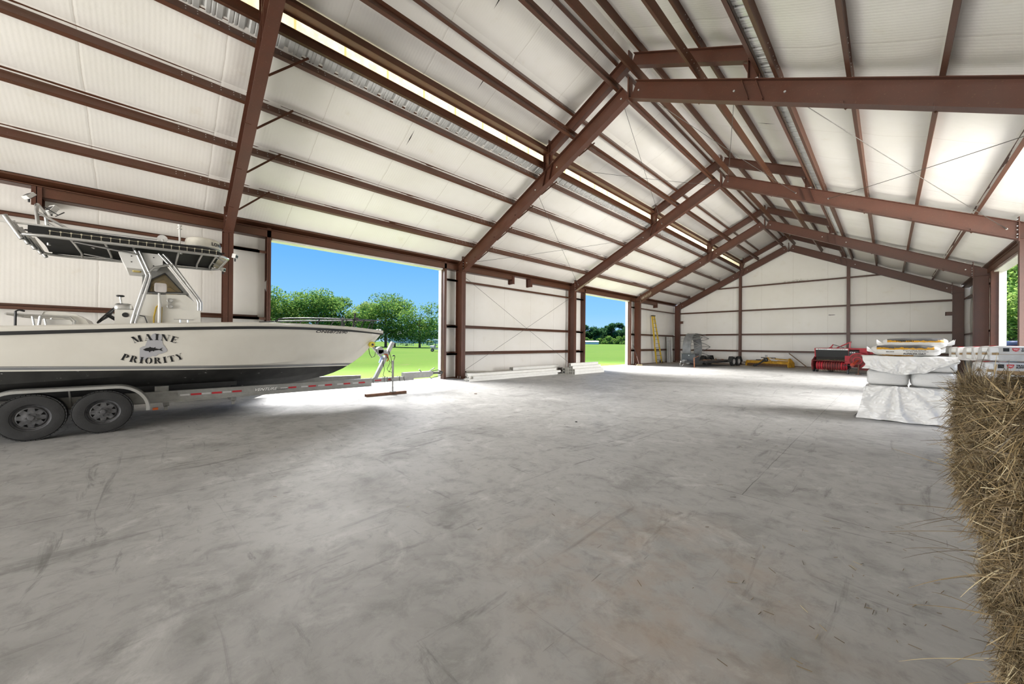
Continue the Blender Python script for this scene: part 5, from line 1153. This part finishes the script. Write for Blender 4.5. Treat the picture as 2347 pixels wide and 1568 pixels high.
# ------------------------------------------------------------------ hay bales
def hay_mat(name, a, b, c):
    t = NT(name); oi = t.n('ShaderNodeNewGeometry'); r = oi.outputs['Random Per Island']
    t.base(t.ramp(r, [(0, a), (.45, b), (.85, c), (1, (.50, .43, .27))])); t.pr(Roughness=.6); return t.m
M_straw = hay_mat('dry_grass_stems', (.05, .033, .013), (.135, .09, .038), (.25, .18, .085)); M_core = mat('packed_hay', (.055, .038, .017), .9, 0, .5, 30, .6, 60)
M_twine = mat('baling_twine', (.30, .22, .10), .8)
def hay_bale(c, d, n, seed, label):
    g = random.Random(seed); b = thing('hay_bale', label, 'hay bale', (c[0], c[1], c[2]-d[2]/2), 'stacked hay bales')
    mb = MB(); mb.blob(c, (d[0]*.93, d[1]*.96, d[2]*.94), 0, 20, .35, .10, seed); build('core', mb, M_core, b, smooth=60)
    mb = MB()
    for i in range(n):
        f = g.choices((0, 1, 2, 3), (.55, .16, .23, .06))[0]; u, v = g.uniform(-.5, .5), g.uniform(-.5, .5)
        if f == 0: p = Vector((-.5*d[0], u*d[1], v*d[2])); nr = Vector((-1, 0, 0)); t1, t2 = Vector((0, 1, 0)), Vector((0, 0, 1))
        elif f == 1: p = Vector((u*d[0], v*d[1], .5*d[2])); nr = Vector((0, 0, 1)); t1, t2 = Vector((1, 0, 0)), Vector((0, 1, 0))
        elif f == 2: p = Vector((u*d[0], -.5*d[1], v*d[2])); nr = Vector((0, -1, 0)); t1, t2 = Vector((1, 0, 0)), Vector((0, 0, 1))
        else: p = Vector((u*d[0], .5*d[1], v*d[2])); nr = Vector((0, 1, 0)); t1, t2 = Vector((1, 0, 0)), Vector((0, 0, 1))
        rn = max(abs(u), abs(v)); p -= nr*(.035*(rn*2)**4); p += nr*(.03*noise.noise(Vector((p.x*7, p.y*7, p.z*7+seed))))
        p += Vector(c); L = g.uniform(.04, .15)*(1.6 if g.random() < .07 else 1); q = g.uniform(0, 6.28)
        dr = (t1*math.cos(q) + t2*math.sin(q) + nr*abs(g.gauss(.05, .30))).normalized(); bend = nr*g.uniform(-.05, .03) + Vector((0, 0, -.04))*g.random()
        wv = dr.cross(nr if g.random() < .6 else Vector((g.random(), g.random(), g.random()))).normalized()*g.uniform(.0005, .0013)
        o_ = len(mb.v)
        for kk in range(5):
            tt = kk/4; q_ = p + dr*L*(tt*1.1-.4) + bend*L*3*tt*tt; ww = wv*(1 if kk < 4 else .4); mb.v += [tuple(q_-ww), tuple(q_+ww)]
        mb.f += [(o_+2*kk, o_+2*kk+1, o_+2*kk+3, o_+2*kk+2) for kk in range(4)]
    s = build('loose_stems', mb, M_straw, b, recalc=False); s['kind'] = 'stuff'
    for dy in (-.22, .22):
        mb = MB(); h0, h1 = d[0]*.49, d[2]*.49; mb.tube([(c[0]+x, c[1]+dy*d[1], c[2]+z) for x, z in ((-h0, -h1), (-h0, h1), (h0, h1), (h0, -h1))], .003, 5, True); build('twine', mb, M_twine, b)
    return b
hay_bale((.60, 2.10, .19), (.52, 1.02, .37), 9000, 1, 'bottom hay bale of the stack at the near end of the wall')
hay_bale((.56, 2.12, .61), (.54, 1.06, .47), 13000, 2, 'middle hay bale of the stack')
hay_bale((.49, 2.14, 1.10), (.56, 1.08, .49), 17000, 3, 'top hay bale of the stack, loose stems sticking out')
# long loose stems sticking out
mb = MB(); g = random.Random(11)
for i in range(26):
    p = Vector((.22+g.uniform(0, .05), g.uniform(1.7, 2.6), g.uniform(.35, 1.3))); d_ = Vector((-g.uniform(.4, 1), g.uniform(-.3, .5), g.uniform(-.6, .35))).normalized(); L = g.uniform(.10, .26)
    e_ = Vector((g.uniform(-.02, .02), g.uniform(-.02, .02), -.05*g.random())); mb.tube([p+d_*L*k/5+e_*(k/5)**2 for k in range(6)], [.0013, .0012, .0011, .001, .0008, .0004], 4)
so = build('long_stems', mb, M_straw, [o for o in bpy.data.objects if o.name.startswith('hay_bale') and o['label'].startswith('top')][0]); so['kind'] = 'stuff'
# bits on the floor
fb_ = MB(); g = random.Random(21)
for i in range(150):
    x, y = (g.gauss(-.1, .45), g.gauss(2.6, 1.0)) if i < 100 else (g.uniform(-7, .5), g.uniform(.8, 8))
    if x > .25: x = .5-x
    L = g.uniform(.01, .06); q = g.uniform(0, 6.28); dd = Vector((math.cos(q), math.sin(q), 0))*L/2; fb_.beam(Vector((x, y, .003))-dd, Vector((x, y, .003))+dd, .0022, .0018)
tag(build('stem_litter', fb_, M_straw, loc=(0, 2.6, 0)), 'scattered dry stems on the concrete near the hay', 'hay litter', kind='stuff')
for x, y, s_, lb in ((-8.28, 6.62, .06, 'small brown leaf on the concrete before the large doorway'), (-4.07, 5.66, .03, 'small dark crumb on the concrete in the middle of the floor')):
    mb = MB(); mb.blob((x, y, .008), (s_*1.5, s_, .016), .6, 6, .7, .3); tag(build('leaf' if s_ > .05 else 'dirt_crumb', mb, mat('dry_leaf_%d' % int(s_*100), (.16, .09, .05) if s_ > .05 else (.03, .03, .03), .8), loc=(x, y, 0), smooth=60), lb, 'debris')
# hole in the gable insulation, old nest
mb = MB(); mb.add([(-2.76, YB-.06, 3.45), (-2.66, YB-.06, 3.435), (-2.5, YB-.06, 3.44), (-2.38, YB-.06, 3.46), (-2.44, YB-.06, 3.475), (-2.62, YB-.06, 3.47), (-2.68, YB-.06, 3.48)], [tuple(range(7))]); tag(build('tear', mb, M_tear, loc=(-2.55, YB-.06, 3.45)), 'dark tear in the gable wall insulation', 'tear', kind='structure')
mb = MB(); g = random.Random(8)
for i in range(40):
    c = Vector((-4.55+g.gauss(0, .35), YB-.26, 5.80+abs(g.gauss(0, .06)))); d_ = Vector((g.uniform(-1, 1), .2, g.uniform(-.8, .4)))*.06; mb.beam(c-d_, c+d_, .010, .006)
tag(build('nest_straw', mb, mat('nest_straw', (.16, .12, .05), .9), loc=(-4.55, YB-.26, 5.79)), 'wisps of old nest straw on the top gable girt', 'nest', kind='stuff')
# ------------------------------------------------------------------ outdoors
t = NT('mown_grass'); x = t.xyz(); a = t.noise(.05, 5, .6); b = t.noise(1.3, 6, .7); c_ = t.noise(14, 5, .7)
c = t.mix(t.step(a, .35, .68), (.085, .170, .022), (.125, .205, .030)); c = t.mix(t.math('MULTIPLY', t.step(b, .45, .75), .6), c, (.15, .165, .05)); c = t.mix(t.math('MULTIPLY', t.step(c_, .3, .7), .45), c, (.045, .10, .012))
c = t.mix(t.math('MULTIPLY', t.step(t.noise(.35, 5, .65), .66, .74), .5), c, (.22, .16, .09))
t.base(c); t.pr(Roughness=.9); t.p.inputs['Specular IOR Level'].default_value = .1; t.bump(c_, .6, .05); M_grass = t.m
def gz(x, y):
    d = max(0, -x-13.5); r = math.hypot(d, y); st = lambda t: max(0, min(1, t))**2*(3-2*max(0, min(1, t))); k = st((y-85)/60)
    near = -.12 + .3*st(d/90) + 1.5*st((r-128)/55); far = -.12 + 1.42*st(d/125) + .12*math.sin(x*.03)*math.sin(y*.025)*st(d/60)
    return near*(1-k) + far*k
def lawn(xs, ys):
    mb = MB(); n = len(xs); mb.add([(x, y, gz(x, y)) for y in ys for x in xs], [(j*n+i, j*n+i+1, (j+1)*n+i+1, (j+1)*n+i) for j in range(len(ys)-1) for i in range(n-1)]); return mb
xs = [-700, -500, -380, -300, -250] + [-220+6*i for i in range(34)] + [-15.5, -13.17]; ys = [-300, -200, -120] + [-90+7.5*i for i in range(46)] + [280, 340, 420, 520, 700]
tag(build('lawn', lawn(xs, ys), M_grass, smooth=180, recalc=False), 'sunlit mown grass field outside the left doorways', 'lawn', kind='structure')
mb = MB(); mb.add([(3.55, -300, -.12), (400, -300, -.12), (400, 500, -.12), (3.55, 500, -.12), (-13.17, 31.7, -.13), (3.55, 31.7, -.13), (3.55, 500, -.13), (-13.17, 500, -.13), (-13.17, -300, -.13), (3.55, -300, -.13), (3.55, -14.5, -.13), (-13.17, -14.5, -.13)], [(0,1,2,3), (4,5,6,7), (8,9,10,11)])
tag(build('lawn', mb, mat('gravel_and_grass', (.16, .17, .09), .9, 0, .3, 1.5), smooth=180, recalc=False), 'ground outside the hay-side doorway', 'ground', kind='structure')

def leaf_mat(name, a, b, c):
    t = NT(name); oi = t.n('ShaderNodeNewGeometry'); col = t.ramp(oi.outputs['Random Per Island'], [(0, a), (.5, b), (1, c)])
    df = t.n('ShaderNodeBsdfDiffuse'); tr = t.n('ShaderNodeBsdfTranslucent'); mx = t.n('ShaderNodeMixShader'); mx.inputs[0].default_value = .45
    t.l(col, df.inputs[0]); t.l(col, tr.inputs[0]); t.l(df.outputs[0], mx.inputs[1]); t.l(tr.outputs[0], mx.inputs[2]); t.l(mx.outputs[0], t.out.inputs[0]); return t.m
M_lf1 = leaf_mat('oak_leaves', (.06, .15, .045), (.14, .27, .06), (.30, .40, .09)); M_lf2 = leaf_mat('pale_leaves', (.14, .25, .07), (.25, .36, .10), (.40, .46, .15)); M_lf3 = leaf_mat('far_leaves', (.03, .095, .05), (.06, .15, .065), (.11, .21, .07)); M_lf4 = leaf_mat('bright_leaves', (.12, .24, .07), (.30, .46, .11), (.50, .60, .22))
M_bark = mat('bark', (.09, .075, .06), .9, 0, .3, 6)
def tree_meshes(h, w, n, size, seed, base=.22, blobs=16, trunk=.022):
    g = random.Random(seed); tk = MB(); lf = MB()
    th = h*base; tr_ = [Vector((0, 0, -.3))] + [Vector((g.uniform(-.02, .02)*h*k, g.uniform(-.02, .02)*h*k, h*(.15+.6*k))) for k in (.1, .4, .7, 1)]
    tk.tube(tr_, [h*trunk*1.25, h*trunk, h*trunk*.8, h*trunk*.5, h*trunk*.2], 8)
    cs = []
    for i in range(blobs):
        k = i/(blobs-1); z = h*(base + (1-base)*(.06+.82*g.random()**1.05)); kk = (z/h-base)/(1-base); rad = w*.5*(math.sin(math.pi*min(1, .22+.66*kk))**.55)
        q = i*2.4 + g.uniform(-.4, .4); rr = rad*(.35+.5*g.random()); c = Vector((rr*math.cos(q), rr*math.sin(q), z)); cs.append((c, w*g.uniform(.17, .26)))
        st = tr_[-1].lerp(tr_[1], 1-min(1, max(.05, kk*.8))); tk.tube([st, st.lerp(c, .55)+Vector((0, 0, h*.02)), c], [h*trunk*.35, h*trunk*.2, h*trunk*.08], 5)
    for i in range(n):
        c, r = g.choice(cs); d = Vector((g.gauss(0, 1), g.gauss(0, 1), g.gauss(0, 1))).normalized()*r*(.35+.75*g.random()**.6); d.z *= .72; p = c + d
        a = Vector((g.gauss(0, 1), g.gauss(0, 1), g.gauss(0, .7))).normalized(); b = a.cross(Vector((g.random()-.5, g.random()-.5, g.random()+.3))).normalized(); s = size*g.uniform(.6, 1.3)
        o = len(lf.v); lf.v += [tuple(p-a*s*.5), tuple(p+b*s*.33), tuple(p+a*s*.5), tuple(p-b*s*.33)]; lf.f.append((o, o+1, o+2, o+3))
    return tk, lf
def tree(x, y, h, w, n, size, seed, m, label, group, z=None, **k):
    z = gz(x, y) if z is None else z; t = thing('tree', label, 'tree', (x, y, z), group); tk, lf = tree_meshes(h, w, n, size, seed, **k); t['_o'] = (0, 0, 0)
    build('trunk', tk, M_bark, t, smooth=60); build('crown', lf, m, t, recalc=False); return t
def cpy(t, x, y, s, rz, label=None, group=None, z=None):
    ch = [o for o in bpy.data.objects if o.parent == t]; r = t.copy(); COL.objects.link(r); r.location = (x, y, gz(x, y) if z is None else z); r.scale = (s, s, s); r.rotation_euler = (0, 0, rz)
    if label: r['label'] = label
    if group: r['group'] = group
    for c in ch: d = c.copy(); COL.objects.link(d); d.parent = r
    return r
def polar(px, dist):            # a spot on the ground in the direction of a landmark seen from the doorway
    a = math.atan((px-1173.5)/840.7) - .79813; return dist*math.sin(a), dist*math.cos(a)
TG = 'trees beyond the boat'
for px, dist, h, w, n, sz, sd, m, lb in (
    (600, 104, 13.4, 15, 11000, .55, 1, M_lf1, 'broad leafy tree at the left jamb of the large doorway'),
    (648, 118, 12.4, 12, 9000, .55, 2, M_lf2, 'paler yellow-green tree left of the tall twin-topped one'),
    (718, 108, 14.6, 14, 10000, .55, 3, M_lf1, 'tall dark twin-topped tree above the start of the bow rail'),
    (768, 112, 14.4, 12, 9000, .55, 4, M_lf1, 'dark tree right of the twin-topped one, behind the bow rail'),
    (826, 112, 12.6, 12, 9000, .52, 5, M_lf2, 'rounder paler tree behind the anchor post'),
    (884, 100, 13.8, 13.5, 12000, .52, 6, M_lf1, 'largest dark spreading tree, behind the boat bow tip'),
    (962, 94, 10.9, 11.5, 7500, .45, 7, M_lf1, 'lone tree with open crown standing on the lawn near the right jamb')):
    x, y = polar(px, dist); tree(x, y, h, w, n, sz, sd, m, lb, TG, base=.17 if sd != 7 else .14, blobs=20)
t0 = None; g = random.Random(31)
FLB = 'small blue-green tree in the distant wood seen through the large doorway'
for i, px in enumerate((905, 925, 945, 978, 996, 1012)):
    x, y = polar(px, 185)
    if t0 is None: t0 = tree(x, y, 10, 10, 2200, .8, 40, M_lf3, FLB, 'distant wood beyond the large doorway', blobs=12)
    else: cpy(t0, x, y, g.uniform(.75, 1.1), g.uniform(0, 6), FLB)
FL2 = 'dark green tree of the distant tree line seen through the smaller doorway'
pr2 = []
for i in range(26):
    px = 1318 + i*5.4 + g.uniform(-1.5, 1.5); x, y = polar(px, 262+g.uniform(-12, 14)); hs = 11.5 + 2.2*math.sin(i*1.7) - max(0, i-13)*.12
    if i < 3: pr2.append(tree(x, y, hs, 9, 2600, .85, 50+i, M_lf3, FL2, 'tree line beyond the smaller doorway', z=.7, base=.08, blobs=12))
    else: cpy(pr2[i % 3], x, y, hs/11.5*g.uniform(.82, 1.12), g.uniform(0, 6), FL2, z=.7)
FL3 = 'low bright bush at the foot of the distant tree line'
for i, px in enumerate((1338, 1352, 1372, 1392, 1409, 1424, 1437)):
    x, y = polar(px, 240)
    if i == 0: p3 = tree(x, y, 5.2, 7, 1400, .7, 60, M_lf1, FL3, 'bushes along the tree line', z=.5, base=.02, blobs=9)
    else: cpy(p3, x, y, g.uniform(.8, 1.3), g.uniform(0, 6), FL3, z=.5)
# trees close to the hay-side doorway
for x, y, h, w, n, sz, sd, m, lb in ((8.6, 50, 10.5, 9, 16000, .30, 70, M_lf4, 'bright leafy tree filling the upper part of the hay-side doorway'), (5.0, 55, 9.6, 9, 16000, .30, 71, M_lf4, 'darker leafy tree at the left of the hay-side doorway'), (6.8, 45.5, 6.0, 8, 9000, .34, 72, M_lf4, 'low leafy tree at the foot of the hay-side doorway view'), (11.0, 60, 14, 11, 9000, .5, 73, M_lf1, 'tall tree behind the others outside the hay-side doorway')):
    tree(x, y, h, w, n, sz, sd, m, lb, 'trees outside the hay-side doorway', z=-.12, base=.04, blobs=30)
# blue utility vehicle outside
uv = thing('utility_vehicle', 'blue utility vehicle parked outside the hay-side doorway', 'vehicle', (4.55, 33.4, -.12)); uv.rotation_euler = (0, 0, .2); uv['_o'] = (0, 0, 0)
M_vb = mat('pale_blue_body', (.22, .34, .52), .35, .2); M_vd = mat('navy_cover', (.03, .045, .10), .5)
mb = MB(); mb.blob((0, 0, 1.1), (1.9, 1.7, 1.0), 0, 12, .35); build('body', mb, M_vb, uv, smooth=50)
mb = MB(); mb.blob((.55, 0, 1.78), (1.5, 1.6, .30), 0, 12, .4); mb.blob((.55, 0, 1.55), (1.6, 1.7, .22), 0, 12, .4); build('cover', mb, M_vd, uv, smooth=50)
mb = MB(); mb.bx(-1.25, -1.0, -.5, .5, .4, 1.6); plab(build('front_panel', mb, M_wplast, uv), 'white front panel')
for sx in (-.7, .7):
    for sy in (-.8, .8): wheel(uv, (sx, sy, .35), .35, .22, 1 if sy > 0 else -1, M_black, (0, 1, 0))
# white rail fence, road, buildings, cart on the boat side
M_fw = mat('white_fence', (.62, .64, .66), .5)
def fence(p, q, h, label):
    p = Vector(p); q = Vector(q); n = int((q-p).length/2.4); f = thing('rail_fence', label, 'fence', (p.x, p.y, gz(p.x, p.y)), 'white fences'); f['_o'] = (p.x, p.y, gz(p.x, p.y))
    P = [p.lerp(q, i/n) for i in range(n+1)]
    for c in P: mb = MB(); z = gz(c.x, c.y); mb.box((c.x, c.y, z+h/2-.1), (.13, .13, h+.2)); build('post', mb, M_fw, f)
    for k in (.3, .62, .94):
        mb = MB()
        for a, b in zip(P, P[1:]): mb.beam((a.x, a.y, gz(a.x, a.y)+h*k), (b.x, b.y, gz(b.x, b.y)+h*k), .04, .14)
        build('rail', mb, M_fw, f)
a = polar(895, 132); b = polar(948, 128); fence((*a, 0), (*b, 0), 1.35, 'white rail fence left of the lone tree trunk')
a = polar(968, 126); b = polar(1014, 120); fence((*a, 0), (*b, 0), 1.35, 'white rail fence between the lone tree and the right jamb')
a = polar(890, 172); b = polar(1020, 168)
mb = MB(); mb.beam((*a, gz(*a)+.5), (*b, gz(*b)+.5), .3, 2.2); tag(build('white_wall', mb, mat('pale_wall', (.5, .54, .60), .6), loc=(*a, gz(*a))), 'long pale wall far beyond the rail fence', 'wall')
x, y = polar(925, 178); z = gz(x, y)
hs = thing('house', 'pale house half hidden behind the trees beyond the pale wall', 'house', (x, y, z)); hs['_o'] = (0, 0, 0)
mb = MB(); mb.bx(-6, 6, -4, 4, 0, 3.6); build('walls', mb, mat('house_wall', (.55, .55, .54), .7), hs)
mb = MB(); mb.prism([(-6.5, -4.5, 3.6), (-6.5, 4.5, 3.6), (-6.5, 0, 5.8)], (13, 0, 0)); build('roof', mb, mat('house_roof', (.20, .20, .22), .7), hs)
for dx in (-4, -1, 2):
    mb = MB(); mb.bx(dx, dx+1.1, -4.05, -3.98, 1.2, 2.5); mb.bx(5.98, 6.05, dx, dx+1.1, 1.2, 2.5); build('window', mb, M_black, hs)
x, y = polar(1340, 200)
wb = thing('long_shed', 'long low white shed before the distant tree line', 'shed', (x, y, .9)); wb.rotation_euler = (0, 0, .70); wb['_o'] = (0, 0, 0)
mb = MB(); mb.bx(-14, 7, -3, 3, -.4, 1.5); build('walls', mb, mat('shed_wall', (.6, .62, .68), .6), wb)
mb = MB(); mb.prism([(-14.2, -3.3, 1.5), (-14.2, 3.3, 1.5), (-14.2, 0, 2.1)], (21.4, 0, 0)); build('roof', mb, mat('shed_roof', (.68, .70, .74), .5), wb)
x, y = polar(985, 150); z = gz(x, y); mb = MB(); mb.blob((x, y, z+.9), (2.6, 2.6, 1.8), 0, 10, .8, .4, 2); tag(build('shrub', mb, mat('shrub_leaf', (.16, .24, .04), .8), loc=(x, y, z), smooth=60), 'small round bright shrub behind the fence by the right jamb', 'shrub')
x, y = polar(905, 104); z = gz(x, y); mb = MB(); mb.box((x, y, z+.45), (.35, .35, .9)); mb.box((x, y, z+.95), (.45, .45, .12)); tag(build('stump_post', mb, mat('brown_post', (.16, .09, .06), .8), loc=(x, y, z)), 'short brown post on the lawn left of the lone tree', 'post')
x, y = polar(1003, 60); z = gz(x, y)
gc = thing('golf_cart', 'grey golf cart partly hidden by the right jamb of the large doorway', 'golf cart', (x, y, z)); gc.rotation_euler = (0, 0, .95); gc['_o'] = (0, 0, 0)
M_gc = mat('cart_body', (.40, .38, .36), .4)
mb = MB(); mb.blob((-.75, 0, .72), (.9, 1.1, .5), 0, 10, .45); mb.bx(-.5, 1.0, -.55, .55, .35, .5); mb.blob((.9, 0, .75), (.8, 1.15, .55), 0, 10, .4); build('body', mb, M_gc, gc, smooth=50)
mb = MB(); mb.box((.35, 0, .75), (.5, 1.0, .14)); mb.box((.62, 0, 1.05), (.12, 1.0, .5)); build('seat', mb, M_black, gc)
for sx in (-.45, .85):
    for sy in (-.5, .5): mb = MB(); mb.cyl((sx, sy, .4), (sx*.8+.1, sy, 1.85), .025, 8); build('roof_post', mb, M_black, gc)
mb = MB(); mb.blob((.25, 0, 1.9), (1.7, 1.2, .1), 0, 10, .4); build('roof', mb, M_wplast, gc, smooth=50)
mb = MB(); mb.cyl((-.45, .2, .7), (-.2, .2, 1.0), .02, 8); mb.lathe([(.15,-.012),(.17,0),(.15,.012)], (-.2, .2, 1.0), (.8, 0, .6), 18); build('steering_wheel', mb, M_black, gc)
for sx in (-.8, .8):
    for sy in (-.52, .52): wheel(gc, (sx, sy, .24), .24, .17, 1 if sy > 0 else -1, M_galv, (0, 1, 0))

# ------------------------------------------------------------------ light
sun = bpy.data.lights.new('sun', 'SUN'); sun.energy = 11.0; sun.angle = .009; sun.color = (1, .95, .86); so = bpy.data.objects.new('sun', sun); COL.objects.link(so); so.rotation_euler = Vector((1.45, -.75, -4.4)).to_track_quat('-Z', 'Y').to_euler(); so.location = (-20, 0, 40)
W = bpy.data.worlds.new('sky'); SC.world = W; W.use_nodes = True; nt = W.node_tree; nt.nodes.clear()
tc = nt.nodes.new('ShaderNodeTexCoord'); sp = nt.nodes.new('ShaderNodeSeparateXYZ'); rp = nt.nodes.new('ShaderNodeValToRGB'); bg = nt.nodes.new('ShaderNodeBackground'); ow = nt.nodes.new('ShaderNodeOutputWorld')
nt.links.new(tc.outputs['Generated'], sp.inputs[0]); nt.links.new(sp.outputs[2], rp.inputs[0]); nt.links.new(rp.outputs[0], bg.inputs[0]); nt.links.new(bg.outputs[0], ow.inputs[0])
e = rp.color_ramp.elements; e[0].position = 0; e[0].color = (*srgb(176, 216, 255), 1); e[1].position = .08; e[1].color = (*srgb(138, 198, 255), 1)
for p, c in ((.2, srgb(108, 178, 255)), (.34, srgb(84, 160, 250)), (.6, srgb(66, 146, 245)), (1, srgb(55, 130, 235))):
    q = e.new(p); q.color = (*c, 1)
bg.inputs[1].default_value = 1.0
def area(name, loc, aim, sx, sy, power, col=(1, .97, .92)):
    l = bpy.data.lights.new(name, 'AREA'); l.shape = 'RECTANGLE'; l.size = sx; l.size_y = sy; l.energy = power; l.color = col
    o = bpy.data.objects.new(name, l); COL.objects.link(o); o.location = loc; o.rotation_euler = (Vector(aim)-Vector(loc)).to_track_quat('-Z', 'Z').to_euler(); return o
# unseen fill lamps added above the doorways, at the gable and the hay-side bay
def glow(name, loc, aim, sx, sy, power, spread=70, col=(1, .975, .94)):
    o = area(name, loc, aim, sx, sy, power, col); o.data.spread = R(spread); return o
glow('doorway_fill_lamp', (-26, 5.3, 12.3), (-3, 5.3, 0), 13, 9, 3600)  # added lamps, hidden above the door heads, brighten the floor inside
glow('doorway_fill_lamp', (-26, 20.8, 12.3), (-3, 20.8, 0), 12, 9, 6000)
glow('doorway_fill_lamp', (16.4, 20.8, 12.3), (-6, 20.8, 0), 12, 9, 4000)
area('gable_fill_lamp', (XC, YF+.4, 3.2), (XC, 10, 6.0), 14, 5.5, 820)  # added fill lamp, unseen behind the viewer
glow('hay_side_fill_lamp', (XR-.05, 12.9, 2.0), (-9, 17, 3.4), 6.4, 3.6, 950, 140)  # added fill lamp out of view, set in the added wall opening
glow('low_gable_fill_lamp', (XC+1.5, YF+.6, 1.0), (XC+.5, 20, 8.3), 13, 2.0, 1250, 140)  # added uplight behind the viewer to brighten the far ceiling

SC.view_settings.view_transform = 'Standard'; SC.view_settings.look = 'None'; SC.view_settings.gamma = 1; SC.view_settings.exposure = 0.22
SC.cycles.use_denoising = True; SC.cycles.max_bounces = 8; SC.cycles.diffuse_bounces = 6; SC.cycles.glossy_bounces = 3; SC.cycles.transmission_bounces = 4; SC.cycles.sample_clamp_indirect = 6
